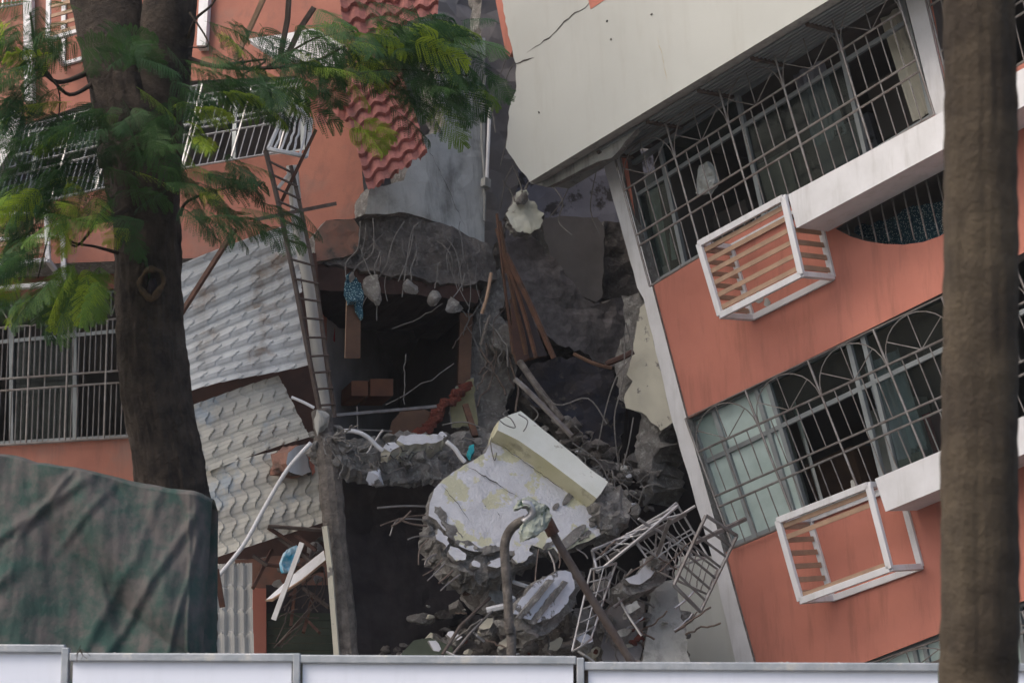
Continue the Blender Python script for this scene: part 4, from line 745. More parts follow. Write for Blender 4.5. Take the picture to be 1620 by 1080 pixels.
for k, (a, b) in enumerate([((940, 868), (1100, 800)), ((965, 880), (1085, 812)), ((930, 960), (1000, 900)), ((905, 1020), (968, 905)), ((912, 1030), (985, 930)), ((1100, 858), (1180, 820)), ((1010, 820), (1095, 878)), ((1060, 700 + 120), (1030, 905)), ((970, 960), (1012, 925))]):
    mb = MB(); mb.beam(W(*a, 21.5 - .05 * k), W(*b, 21.7 - .04 * k), .035, .03, FWD + UP * .3) if k % 2 else mb.tube(bent(W(*a, 21.5 - .05 * k), W(*b, 21.7 - .04 * k), .04, 6, k), .014, 6)
    mb.build('steel_strip', M['alu_dull' if k % 3 else 'alu'], None, ['long curved steel tube across the top of the grille tangle', 'flat aluminium strip inside the grille tangle', 'thin tube low in the grille tangle', 'long flat strip pointing down to the hoarding', 'round tube next to the long flat strip', 'flat strip touching the leaning building window', 'tube crossing behind the white-topped chunk', 'flat strip standing behind the white-topped chunk', 'short tube under the white-topped chunk'][k], 'strip', 'steel strips in the grille tangle')
# ================================================================== ROOF SHEETS between trunk and post
sh_ = [('grey pressed roof sheet, topmost of the hanging sheets, partly behind leaves', (262, 428, 22.2), (468, 352, 22.6), (478, 462, 22.4), (262, 560, 22.0), 5, 6, 'sheet_blue'),
       ('bluish white pressed roof sheet hanging second from the top', (262, 556, 21.9), (470, 466, 22.2), (490, 578, 22.0), (270, 632, 21.6), 5, 8, 'sheet_blue'),
       ('creamy weathered roof sheet in the middle of the stack', (300, 642, 21.7), (440, 596, 22.1), (490, 692, 22.0), (322, 748, 21.5), 4, 7, 'sheet_cream'),
       ('creamy weathered roof sheet hanging lowest beside the trunk', (318, 744, 21.6), (500, 700, 21.9), (512, 826, 21.7), (335, 884, 21.4), 4, 9, 'sheet_cream')]
for k, (lab, a, b, c, d, wv, rw, mm) in enumerate(sh_):
    sheet(a, b, c, d, wv, rw, .013 if k < 2 else .006, .013 if k < 2 else .024, seed=k, bend=.05, cut=.004, scallop=.24).build('roof_sheet', M[mm], None, lab, 'roof sheet', 'pressed roof sheets hanging beside the trunk', smooth=False)
sheet((338, 1040, 21.3), (338, 892, 21.5), (398, 890, 21.6), (402, 1040, 21.4), 4, 4, .014, .03, seed=9, cut=.01).build('roof_sheet', M['sheet_white'], None, 'narrow white roof sheet standing upright above the hoarding', 'roof sheet', 'pressed roof sheets hanging beside the trunk')
bplate('brown_backing', 'dull red brown board behind the roof sheets near the concrete post', 'board', P3((280, 700, 22.6), (520, 700, 22.9), (280, 500, 22.8)), [(400, 420), (500, 400), (520, 660), (528, 900), (300, 900), (280, 600)], .06, ('redbrown', 'redbrown'), 0, 161, 1, 30)
# red tile roofs
sheet((556, 215, 22.8), (596, 108, 23.3), (640, 104, 23.5), (676, 224, 23.1), 5, 5, .03, .035, seed=20) if False else None
sheet((583, 303, 22.6), (536, 128, 23.4), (628, 92, 23.6), (676, 238, 22.9), 4, 9, .016, -.05, seed=20, cut=.012, scallop=.14).build('red_tile_roof', M['tile'], None, 'sheet of red tiles hanging down beside the coral wall corner', 'tiled roof', 'red tiled awnings')
sheet((545, 62, 23.2), (530, -60, 23.8), (700, -70, 24.0), (692, 24, 23.5), 6, 5, .016, -.05, seed=21, cut=.012, scallop=.14).build('red_tile_roof', M['tile'], None, 'sheet of red tiles at the top edge of the photo behind the leaves', 'tiled roof', 'red tiled awnings')
sheet((500, 196, 23.5), (505, 120, 23.8), (600, 110, 23.9), (596, 180, 23.6), 3, 3, .02, -.05, seed=22, cut=.015).build('red_tile_roof', M['tile'], None, 'small dark piece of red tiles left of the hanging sheet', 'tiled roof', 'red tiled awnings')
# ================================================================== LADDER-LIKE COLUMN CAGE, PIPES AND POST
CL = thing('steel_ladder', 'rusty lattice ladder standing slanted beside the dark opening', 'ladder', W(528, 650, 21.7))
rl = [(420, 238), (440, 320), (465, 440), (488, 560), (508, 660)]; rr = [(460, 262), (478, 340), (500, 450), (516, 560), (530, 660)]
MB().tube(smooth_path([W(x, y, 21.9) for x, y in rl]), .026, 6).build('rail', M['rustfence'], CL)
MB().tube(smooth_path([W(x, y, 22.0) for x, y in rr]), .020, 6).build('rail', M['rustfence'], CL)
for k in range(15):
    t_ = .05 + k / 15.5; f_ = t_ * 4; i = min(3, int(f_)); u = f_ - i
    a = (rl[i][0] + (rl[i + 1][0] - rl[i][0]) * u, rl[i][1] + (rl[i + 1][1] - rl[i][1]) * u); b = (rr[i][0] + (rr[i + 1][0] - rr[i][0]) * u, rr[i][1] + (rr[i + 1][1] - rr[i][1]) * u)
    MB().tube([W(*a, 21.88), W(b[0] + 3, b[1] - 2, 21.98)], .012, 5).build('rung', M['rustfence'], CL)
MB().tube(smooth_path([W(x, y, 22.15) for x, y in [(462, 262), (472, 360), (488, 450), (502, 560), (516, 660)]]), .058, 10).build('downpipe', M['sheet_white'], None, 'pale round downpipe running behind the rusty ladder', 'pipe', smooth=True)
mb = MB(); mb.beam(W(466, 262, 22.1), W(470, 360, 22.1), .05, .05, FWD); mb.beam(W(466, 264, 22.05), W(438, 300, 22.05), .03, .03, FWD); mb.build('white_bracket', M['white'], None, 'white post with a slanting brace against the coral wall', 'bracket')
mb = MB(); mb.beam(W(402, 348, 21.7), W(532, 322, 21.9), .035, .03, FWD); mb.build('steel_angle', M['rustfence'], None, 'brown steel angle crossing the ladder near its top', 'bar')
mb = MB(); mb.beam(W(500, 205, 21.9), W(440, 330, 22), .03, .03, FWD); mb.build('steel_angle', M['rust'], None, 'thin red brown strip slanting down from the broken grille', 'bar')
mb = MB(); mb.beam(W(284, 500, 21.0), W(372, 362, 21.2), .05, .03, FWD + RT); mb.build('broken_plank', M['wood'], None, 'brown broken plank leaning up from behind the trunk', 'plank')
for k, pts in enumerate([[(425, -20), (398, 40), (372, 95)], [(458, -20), (455, 30), (442, 98)], [(497, 12), (475, 45), (450, 98)]]):
    mb = MB(); P = [W(x, y, 23.0) for x, y in pts]
    for i in range(2): mb.beam(P[i], P[i + 1], .05, .03, FWD + RT * .5)
    mb.build('snapped_batten', M['rustfence' if k else 'palewood'], None, ['pale snapped batten, leftmost of three above the white awning', 'upright dark batten, middle of three above the white awning', 'slanting dark batten, rightmost of three above the white awning'][k], 'batten', 'snapped battens above the white awning')
wreck('broken white window grille hanging off the coral wall above the ladder', [(456, 158), (492, 190), (484, 248), (424, 236)], 6, 1, depth=(22.0, 22.1, 22.0, 21.9), r=.018, seed=8, m_='white')
# concrete post
CP = thing('concrete_post', 'rough grey concrete post leaning beside the dark stained wall, broken at its top', 'post', W(545, 1060, 21.2))
pp_ = [W(508, 650, 21.6), W(516, 700, 21.5), W(522, 760, 21.4), (W(530, 840, 21.35)), W(540, 940, 21.3), W(550, 1040, 21.2), W(556, 1110, 21.2)]; pp_.append(Vector((pp_[-1].x + .05, pp_[-1].y, 0)))
mb = MB(); rd = random.Random(3); path = []
for i in range(len(pp_) - 1):
    for k in range(8): path.append(lerpP(pp_[i], pp_[i + 1], k / 8))
path.append(pp_[-1]); mb.tube(path, [(.11 + .02 * noise.noise(p * 4) + rd.uniform(-.006, .006)) for p in path], 10); mb.build('shaft', M['oldpost'], CP)
mb = MB()
for k in range(16): rock(mb, W(505 + rd.uniform(-12, 38), 652 + rd.uniform(0, 90), 21.5 + rd.uniform(-.1, .1)), rd.uniform(.05, .11), 700 + k, (.9, .9, 1), sub=2)
mb.build('broken_head', M['conc'], CP)
mb = MB(); rock(mb, W(508, 665, 21.4), .15, 61, (.8, .6, 1.2)); mb.build('broken_cap', M['conc_pale'], CP)
for k in range(8): x = 505 + rd.uniform(0, 40); MB().tube(bent(W(x, 690, 21.3), W(x + rd.uniform(-40, 60), 700 + rd.uniform(-30, 60), 21.2), .25, 8, k, .05), .007, 5).build('rebar', M['wire'], CP)
mb = MB(); P = [W(514, 832, 21.2), W(522, 895, 21.15), W(534, 1050, 21.1), W(538, 1100, 21.1)]
P.append(Vector((P[-1].x, P[-1].y, 0)))
for i in range(len(P) - 1): mb.beam(P[i], P[i + 1], .052, .03, FWD + RT * .3)
mb.build('pale_batten', M['cream'], None, 'pale wooden batten fixed upright to the lower left side of the concrete post', 'batten')
MB().tube(smooth_path(Wp([(461, 628), (480, 636), (497, 645)], 21.2)), .014, 6).build('white_stick', M['white'], None, 'small white stick at the broken head of the post', 'stick')
MB().tube(smooth_path(Wp([(492, 700), (455, 742), (420, 800), (385, 862), (342, 915)], 20.9), 6), .020, 8).build('white_cable', M['white'], None, 'long white bent pipe sloping from the post down across the roof sheets', 'pipe', smooth=True)
MB().beam(W(342, 900, 20.6), W(352, 960, 20.6), .05, .03, FWD).build('iron_bar', M['rust'], None, 'short rust red bar hanging at the lower end of the white pipe', 'bar')
# lower left clutter
PL = P3((380, 1000, 22.0), (540, 1000, 22.3), (380, 850, 22.2))
bplate('coral_lintel', 'dirty coral lintel behind the rusty frames', 'beam', PL, [(372, 885), (450, 878), (540, 880), (540, 940), (372, 945)], .2, ('coral_dirty', 'conc'), 0, 171, 1, 14)
bplate('coral_post', 'narrow orange coral post beside the upright white roof sheet', 'post', PL, [(400, 930), (421, 930), (421, 1330), (400, 1330)], .15, ('coral', 'coral'), .1, 172, 0, 99)
sh = MB()
for k in range(16): a = PL.pt(421, 975 + 12 * k, .05); b = PL.pt(560, 975 + 12 * k, .05); sh.beam(a, b, .07, .03, PL.n)
sh.build('roller_shutter', M['shutter'], None, 'dark green slatted shutter low behind the post', 'shutter')
bplate('dark_backing', 'dark recess board above the green shutter', 'board', PL, [(421, 925), (560, 925), (560, 985), (421, 985)], .05, ('darkwall', 'darkwall'), .02, 173, 0, 99)
bplate('white_board', 'long white board leaning slanted through the rusty frames', 'board', P3((420, 950, 21.3), (515, 870, 21.5), (440, 900, 21.6)), [(421, 948), (468, 905), (512, 870), (515, 885), (478, 915), (430, 946)], .025, ('white', 'palewood'), 0, 174, .3, 90)
MB().beam(W(478, 858, 21.2), W(433, 980, 21.1), .05, .015, FWD + RT * .4).build('aluminium_strip', M['alu'], None, 'pale aluminium strip crossing the white board', 'strip')
mb = slab(P3((445, 900, 21.4), (480, 900, 21.5), (450, 860, 21.5)), [(448, 880), (456, 868), (468, 862), (478, 868), (472, 888), (462, 902), (450, 904), (447, 894)], .06, 0, 5, 1, .01, 175, grid=.02, relief=.05, relief_s=9); mb.build('blue_bag', [M['blueplastic'], M['blueplastic']], None, 'crumpled bright blue and white plastic bag in the rusty frames', 'bag')
rs = [((424, 832), (510, 838)), ((424, 834), (480, 870)), ((400, 878), (422, 894)), ((415, 892), (512, 902)), ((440, 850), (510, 900)), ((462, 842), (500, 870)), ((460, 920), (512, 898)), ((470, 905), (460, 990)), ((480, 930), (520, 960)), ((495, 940), (480, 1000)), ((440, 1020), (492, 962)), ((430, 870), (400, 930)), ((500, 860), (470, 930)), ((486, 980), (505, 1000))]
for k, (a, b) in enumerate(rs):
    mb = MB(); mb.beam(W(*a, 21.5 + .03 * k), W(*b, 21.6 - .02 * k), .03, .025, FWD + UP * .4); mb.build('rusty_bar', M['rust' if k % 2 else 'rustfence'], None, 'rusty steel angle bar in the tangle left of the concrete post', 'bar', 'rusty bars left of the post')
rd = random.Random(17)
for k in range(16):
    x = rd.uniform(455, 515); y = rd.uniform(880, 985); MB().tube(bent(W(x, y, 21.5), W(x + rd.uniform(-50, 30), y + rd.uniform(-50, 60), 21.4), .15, 7, k), .006, 5).build('rusty_wire', M['rustfence'], None, 'thin rusty wire in the tangle left of the concrete post', 'wire', 'rusty wires left of the post')
for k in range(14):
    mb = MB(); rock(mb, W(rd.uniform(440, 515), rd.uniform(850, 950), 21.9), rd.uniform(.05, .12), 800 + k, (1, .7, .7), sub=2); mb.build('rubble_lump', M[rd.choice(['conc', 'redbrown', 'conc_dark'])], None, 'lump of rubble caught behind the rusty bars left of the post', 'rubble', 'rubble lumps behind the rusty bars')
# ================================================================== FOREGROUND PIPE WITH RAG
PP = thing('bent_pipe', 'grey bent pipe hooked over at its top, standing in front of the big fallen slab', 'pipe', W(808, 1090, 14.5))
P = [Vector((W(810, 1080, 14.6).x, W(810, 1080, 14.6).y, 0))] + Wp([(809, 1040), (806, 1000), (803, 940), (799, 885), (799, 858), (806, 840), (818, 828), (832, 822)], 14.6)
MB().tube(smooth_path(P, 6), .031, 10).build('upright', M['oldpost'], PP, smooth=True)
P = Wp([(828, 826), (842, 812), (838, 798), (826, 796)], 14.5); MB().tube(smooth_path(P, 6), .026, 8).build('hook', M['alu'], PP, smooth=True)
mb = slab(P3((820, 820, 14.45), (870, 820, 14.5), (840, 790, 14.5)), [(822, 790), (838, 785), (852, 794), (866, 800), (874, 815), (866, 832), (852, 844), (838, 850), (828, 856), (824, 840), (834, 822), (842, 812), (832, 800), (816, 806)], .06, 0, 5, 1.2, .01, 181, grid=.02, relief=.05, relief_s=10); mb.build('rag', [M['rag'], M['rag']], None, 'pale green grey rag knotted round the top of the bent pipe', 'rag')
P = Wp([(866, 826), (885, 862), (920, 920), (960, 985), (1000, 1048), (1030, 1100)], 14.7); P.append(Vector((P[-1].x + .5, P[-1].y, 0)))
BP = thing('brown_pole', 'rusty brown pole slanting down to the right from the rag', 'pole', P[-1]); MB().tube(smooth_path(P, 5), .027, 10).build('shaft', M['rustfence'], BP, smooth=True)
MB().tube([W(864, 822, 14.68), W(876, 845, 14.68)], .042, 10).build('coupling', M['rust'], BP)
# ================================================================== HOARDING FENCE
HF = thing('hoarding_fence', 'white blue site hoarding with grey metal rails along the bottom of the photo', 'fence', W(700, 1070, 12.4))
seg = [(-300, 104, 1018, 1020, 12.6, 12.6), (112, 466, 1033, 1034, 12.55, 12.5), (474, 912, 1036, 1038, 12.5, 12.4), (924, 1490, 1047, 1049, 12.4, 12.25), (1498, 2050, 1049, 1052, 12.25, 12.1)]
for x0, x1, y0, y1, d0, d1 in seg:
    A, B = W(x0, y0, d0), W(x1, y1, d1); n_ = Vector((0, -1, 0)); mb = MB(); mb.beam(A - Vector((0, 0, .02)), B - Vector((0, 0, .02)), .045, .06, n_); mb.build('top_rail', M['rail'], HF, bevel=.006)
    a2, b2 = A + (B - A) * .012, B - (B - A) * .012; n = 60; vs_ = []; 
    for k in range(n + 1):
        p = lerpP(a2, b2, k / n); off = .006 * noise.noise(p * 1.5)
        vs_ += [Vector((p.x, p.y + off, p.z - .042)), Vector((p.x, p.y + off, .05))]
    vb = [v + Vector((0, .02, 0)) for v in vs_]; N_ = len(vs_); fs = [(2 * k, 2 * k + 1, 2 * k + 3, 2 * k + 2) for k in range(n)]; fs2 = [tuple(i + N_ for i in f[::-1]) for f in fs]
    mb = MB(); mb.add(vs_ + vb, fs + fs2 + [(2 * k, 2 * k + 2, N_ + 2 * k + 2, N_ + 2 * k) for k in range(n)]); mb.build('panel', M['hoard'], HF)
for x, y, d in ((-306, 1014, 12.6), (105, 1024, 12.58), (470, 1033, 12.5), (918, 1040, 12.4), (1494, 1046, 12.25)):
    T = W(x, y, d); mb = MB(); mb.beam(T, Vector((T.x, T.y, 0)), .04, .07, Vector((0, -1, 0))); mb.build('post', M['rail'], HF, bevel=.005)
mb = MB(); mb.tube(bent(W(128, 1020, 12.4), W(122, 1046, 12.4), .2, 6, 1), .002, 4)
for k in range(6): mb.tube(bent(W(127, 1026, 12.4), W(118 + 5 * k, 1036 + 3 * k % 7, 12.4), .2, 4, k), .0016, 4)
mb.build('dry_twig', M['twig'], None, 'tiny dry twig hanging over the hoarding rail at the left', 'twig')
rd = random.Random(90); mb = MB()
for k in range(150):
    s0 = rd.choice(seg); t_ = rd.random(); x = s0[0] + (s0[1] - s0[0]) * t_; rock(mb, W(x, s0[2] + (s0[3] - s0[2]) * t_ - .5, s0[4] + (s0[5] - s0[4]) * t_), rd.uniform(.003, .012), k, (1.4, 1, .5), sub=1)
mb.build('dust_crumbs', M['conc_pale'], None, 'pale crumbs of plaster dust lying on top of the hoarding rail', 'debris', None, 'stuff')
# ================================================================== GREEN TARPAULIN STACK
def tarp():
    top = [(-200, 700), (0, 721), (30, 726), (60, 735), (150, 750), (200, 765), (260, 778), (305, 782), (318, 786), (328, 791), (336, 792)]
    nu, nv = 300, 200; vs_ = []
    CRE = [(150, 752, -60, 900, 9, .07), (120, 745, 30, 860, 6, .05), (318, 800, 170, 1060, 8, .07), (322, 830, 270, 1080, 5, .06), (250, 780, 220, 900, 8, .04), (60, 740, 75, 950, 10, .04), (210, 900, 120, 1080, 10, .06), (40, 900, -80, 1000, 12, .06), (150, 850, 190, 1010, 6, .04), (300, 790, 312, 1080, 4, .05), (-20, 760, -60, 1080, 9, .05), (180, 770, 100, 870, 7, .04)]
    for j in range(nv + 1):
        v = (j / nv) ** 1.3
        for i in range(nu + 1):
            x = -200 + (532) * i / nu
            for k in range(len(top) - 1):
                if top[k][0] <= x <= top[k + 1][0]: y0 = top[k][1] + (top[k + 1][1] - top[k][1]) * (x - top[k][0]) / (top[k + 1][0] - top[k][0]); break
            else: y0 = 812
            T = W(x, y0, 13.9); zt = T.z; z = zt * (1 - v)
            hang = max(0, v) ** .7
            fold = .05 * math.sin(x * .021 + 3.1 * v + 1.2 * math.sin(x * .011)) * hang + .028 * math.sin(x * .063 - 6 * v + 2 * noise.noise(Vector((x * .01, v * 2, 0)))) * hang
            dg = (x - 40) * .010 - v * 9; fold += .16 * max(0, noise.noise(Vector((dg * .55, v * .8 + x * .002, 3)))) * (1 - abs(2 * v - .8) * .4)
            fold += .03 * noise.fractal(Vector((x * .012, v * 3, 1)), 1, 2, 4)
            yp = y0 + v * (1600 - y0)
            for (xa, ya, xb, yb, w_, dp) in CRE:
                L2_ = math.hypot(xb - xa, yb - ya); tt = ((x - xa) * (xb - xa) + (yp - ya) * (yb - ya)) / L2_ ** 2; ds = ((x - xa) * (yb - ya) - (yp - ya) * (xb - xa)) / L2_
                if -.15 < tt < 1.15: fold += dp * .2 * math.exp(-(ds / w_) ** 2) * min(1, (tt + .15) * 4, (1.15 - tt) * 4) - dp * .1 * math.exp(-((ds - w_ * 1.4) / w_) ** 2) * min(1, max(0, tt) * 4, max(0, 1 - tt) * 4)
            edge = max(0, (x - 300) / 32); back = .16 * edge ** 3 + .02 * math.sin(x * .3 + v * 2) * edge
            vs_.append(Vector((T.x - (.02 * edge * math.sin(v * 5)), T.y - fold * 1.3 - .25 * v + back, z + (.01 * noise.noise(Vector((x * .03, 0, 0))) if j == 0 else 0))))
    st = nu + 1; fs = [(j * st + i, j * st + i + 1, (j + 1) * st + i + 1, (j + 1) * st + i) for j in range(nv) for i in range(nu)]
    # top surface going back
    b0 = len(vs_)
    for j in range(1, 9):
        for i in range(nu + 1):
            p = vs_[i]; vs_.append(Vector((p.x, p.y + .05 * j, p.z + .03 * math.sin(j * .8) + .02 * noise.noise(Vector((p.x * 2, j * .4, 7))) - (.5 * max(0, j - 6) ** 1.5))))
    for j in range(8):
        for i in range(nu):
            a = (b0 + (j - 1) * st + i) if j else i; c = b0 + j * st + i; fs.append((a, c, c + 1, a + 1))
    mb = MB(); mb.add(vs_, fs); return mb
tarp().build('green_tarpaulin', M['tarp'], None, 'dusty dark green tarpaulin draped over a tall stack behind the hoarding', 'tarpaulin', smooth=True)
mb = MB(); mb.prism([Vector((-8.0, 14.0, 0)), Vector((-2.05, 14.0, 0)), Vector((-2.05, 14.0, 2.2)), Vector((-8, 14.0, 2.3))], [Vector((-8.0, 14.25, 0)), Vector((-2.05, 14.25, 0)), Vector((-2.05, 14.25, 2.2)), Vector((-8, 14.25, 2.3))]); mb.build('covered_stack', M['wood'], None, 'stack hidden beneath the green tarpaulin', 'stack')
# ================================================================== TREES
def trunk(mbx, pts, d, seg=16, res=10, twist=0, rough=.02, seed=0, ring=0, fur=0):
    """pts: (x_left, x_right, y) silhouettes in order from top to ground"""
    C_ = [(W((a + b) / 2, y, dd), (b - a) / 2 * dd / FPX) for (a, b, y, dd) in [(p + (d,)) if len(p) == 3 else p for p in pts]]
    last = C_[-1]; C_.append((Vector((last[0].x + .02, last[0].y, -.05)), last[1] * 1.25))
    cs = smooth_path([c for c, r in C_], res); rs = []
    for i in range(len(C_) - 1):
        for k in range(res): rs.append(C_[i][1] + (C_[i + 1][1] - C_[i][1]) * k / res)
    rs.append(C_[-1][1]); n = 120; vs_ = []
    for i, (c, r) in enumerate(zip(cs, rs)):
        for k in range(n):
            a = 2 * math.pi * k / n; dr = Vector((math.cos(a), math.sin(a), 0)); P = c + dr * r
            h = ring * (math.sin(c.z * 55 + math.sin(a) * 1.5) + .6 * math.sin(c.z * 23)) + .10 * noise.fractal(Vector((math.cos(a) * 1.5, math.sin(a) * 1.5, c.z * .8 + seed)), 1, 2, 4) + rough * noise.fractal(P * 9, 1, 2, 3) / r * .3
            h += fur * abs(noise.fractal(Vector((math.cos(a) * 5, math.sin(a) * 5, c.z * 1.6 + seed)), 1, 2, 4)) + fur * .5 * noise.noise(Vector((math.cos(a) * 14, math.sin(a) * 14, c.z * 5)))
            vs_.append(c + dr * r * (1 + h))
    fs = [(i * n + k, i * n + (k + 1) % n, (i + 1) * n + (k + 1) % n, (i + 1) * n + k) for i in range(len(cs) - 1) for k in range(n)]
    mbx.add(vs_, fs)
TR = thing('large_tree', 'large dark tree with a forked trunk and feathery leaves left of the collapse', 'tree', (-2.3, 15.5, 0))
mb = MB(); trunk(mb, [(150, 262, 130), (158, 288, 200), (168, 284, 280), (180, 283, 350), (184, 286, 430), (186, 290, 520), (190, 300, 620), (205, 315, 700), (214, 326, 770), (218, 334, 900), (220, 338, 1080)], 15.3, res=30, rough=.03, seed=2, fur=.09); mb.build('trunk', M['bark'], TR, smooth=True)
def limb(parent, pts, name='branch', m_='bark', sm=6, n=12, rough=.1):
    P = smooth_path([W(x, y, d) for x, y, r, d in pts], sm); R0 = [r * d / FPX for x, y, r, d in pts]; rs = []
    for i in range(len(pts) - 1):
        for k in range(sm): rs.append(R0[i] + (R0[i + 1] - R0[i]) * k / sm)
    rs.append(R0[-1]); rs = [r * (1 + rough * noise.noise(p * 5)) for r, p in zip(rs, P)]; return MB().tube(P, rs, n).build(name, M[m_], parent, smooth=True)
limb(TR, [(214, 260, 56, 15.3), (205, 180, 56, 15.3), (188, 90, 57, 15.3), (168, 0, 56, 15.4), (150, -120, 50, 15.5), (140, -400, 34, 15.8)], n=24)
limb(TR, [(236, 240, 48, 15.3), (250, 160, 44, 15.25), (262, 80, 44, 15.2), (270, 0, 44, 15.2), (292, -140, 30, 15.3), (320, -400, 24, 15.5)], n=24)
# knot ring
mb = MB(); cK = W(250, 460, 15.3) + Vector((0, -.275, 0)); ring = []
for k in range(25): a = 2 * math.pi * k / 24; ring.append(cK + Vector((math.cos(a) * .070 * (1 + .16 * math.sin(2 * a + 1)), .01 * math.sin(3 * a), math.sin(a) * .096 * (1 + .1 * math.sin(3 * a)))))
mb.tube(ring, [.019 + .016 * noise.noise(p * 22) for p in ring[:-1]] + [.019 + .016 * noise.noise(ring[0] * 22)], 8, cap=False); mb.build('knot_ring', M['scar'], TR, smooth=True)
mb = MB(); rock(mb, cK + Vector((0, .04, 0)), .07, 5, (.8, .5, 1.2)); mb.build('knot_hollow', M['near_black'], TR)
BR = [[(200, 330, 10, 15.0), (175, 345, 8, 14.9), (140, 350, 4, 14.8), (60, 332, 2.5, 14.7)], [(150, 110, 9, 15.3), (90, 130, 6, 15.0), (60, 90, 4, 14.8), (48, 20, 3, 14.7)], [(150, 130, 7, 15.2), (110, 150, 5, 15.0), (70, 120, 3, 14.8), (30, 150, 2, 14.7), (0, 190, 1.5, 14.6)],
      [(290, 90, 9, 15.2), (340, 105, 6, 15.0), (420, 108, 5, 14.8), (500, 96, 4, 14.7), (560, 70, 2.5, 14.6), (640, 80, 1.8, 14.5)], [(420, 108, 4, 14.8), (480, 70, 3, 14.7), (510, 58, 2, 14.7), (560, 50, 1.5, 14.6)], [(500, 96, 3, 14.7), (540, 120, 2, 14.6), (620, 110, 1.6, 14.5), (740, 120, 1.2, 14.4)],
      [(298, 60, 5, 15.1), (310, 30, 4, 15.0), (340, 0, 3, 15.0), (350, -60, 2, 15)], [(60, 100, 3, 14.8), (80, 120, 2.5, 14.8), (95, 160, 2, 14.7), (80, 250, 1.5, 14.7)], [(180, 310, 6, 14.9), (120, 390, 3, 14.8), (90, 340, 2, 14.7), (60, 440, 1.5, 14.6)],
      [(285, 340, 6, 15.1), (295, 320, 4, 15.0), (330, 305, 3, 14.9), (370, 295, 2, 14.8)], [(186, 400, 5, 15.1), (150, 390, 3.5, 14.9), (110, 380, 2.5, 14.8), (90, 340, 2, 14.8)], [(640, 80, 1.8, 14.5), (700, 60, 1.4, 14.5), (770, 90, 1, 14.4)], [(300, 20, 3, 15), (330, 70, 2, 14.9), (300, 75, 1.5, 14.8)], [(340, 105, 4, 15), (420, 95, 3, 14.9), (380, 120, 2, 14.8)]]
for b in BR: limb(TR, [(x, y, r_ * .62, d) for x, y, r_, d in b], 'branch', 'twig', n=8)
# feathery bipinnate fronds: template arrays, then placed
def frond_template(seed, npair=12, L_=.42):
    rd = np.random.RandomState(seed); V = []
    def rach(t): return np.array([L_ * t, 0, -.16 * L_ * t ** 2 * (1 + rd.rand() * .0)])
    for i in range(npair):
        t = .12 + .86 * i / (npair - 1); c = rach(t); pl_ = .16 * math.sin(math.pi * (.18 + .72 * t)) * (.85 + .3 * rd.rand())
        for s_ in (-1, 1):
            an = R_(62 - 26 * t + rd.uniform(-8, 8)); dr = np.array([math.cos(an), s_ * math.sin(an), -.22 + rd.uniform(-.1, .1)]); dr /= np.linalg.norm(dr); m_ = 12
            for j in range(m_):
                q = c + dr * pl_ * (j + .6) / m_ + np.array([0, 0, -.04 * ((j + 1) / m_) ** 2]); ll = .0175 * math.sin(math.pi * (.2 + .7 * j / m_)) + .003
                pr = np.cross(dr, [0, 0, 1]); pr /= np.linalg.norm(pr)
                for s2 in (-1, 1):
                    e = pr * s2 * .9 + dr * .5; e /= np.linalg.norm(e); wv = dr * .0062; tip = q + e * ll + np.array([0, 0, rd.uniform(-.004, .002)]); md = q + e * ll * .5
                    V += [q, md - wv, tip, md + wv]
    pts = [rach(k / 6) for k in range(7)]
    for k in range(6):                          # rachis as a thin ribbon cross
        a, b = pts[k], pts[k + 1]; V += [a + [0, .0016, 0], a - [0, .0016, 0], b - [0, .0012, 0], b + [0, .0012, 0]]; V += [a + [0, 0, .0016], a - [0, 0, .0016], b - [0, 0, .0012], b + [0, 0, .0012]]
    return np.array(V)
TP = [frond_template(s_, n_) for s_, n_ in ((1, 12), (2, 14), (3, 10), (4, 13))]
rd = random.Random(123); ALLV = []; SUN_TONE = []
def frond(P, az, pit, roll, sc, sun_tone):
    T = TP[rd.randrange(4)]; mtx = (Matrix.Rotation(az, 3, 'Z') @ Matrix.Rotation(pit, 3, 'Y') @ Matrix.Rotation(roll, 3, 'X')); A = np.array(mtx) * sc
    ALLV.append(T @ A.T + np.array(P)); SUN_TONE.append(np.clip(np.full(len(T), sun_tone) + np.random.RandomState(rd.randrange(9999)).normal(0, .04, len(T)), 0, 1))
def cluster(cx, cy, rx, ry, n, az0, azs, d=(14.2, 15.0), sun_tone=(.05, .35), pit=(-.1, .7), sc=(.55, .9), bright=.10):
    for k in range(int(n * (1.65 if cx < 270 else 1.35))):
        x = cx + rd.gauss(0, .62) * rx; y = cy + rd.gauss(0, .6) * ry; a = rd.uniform(*sun_tone) if rd.random() > bright else rd.uniform(.6, 1)
        frond(W(x, y, rd.uniform(*d)), az0 + rd.uniform(-azs, azs), rd.uniform(*pit), rd.uniform(-.9, .9), rd.uniform(*sc), a)
LF, RG = math.pi, 0
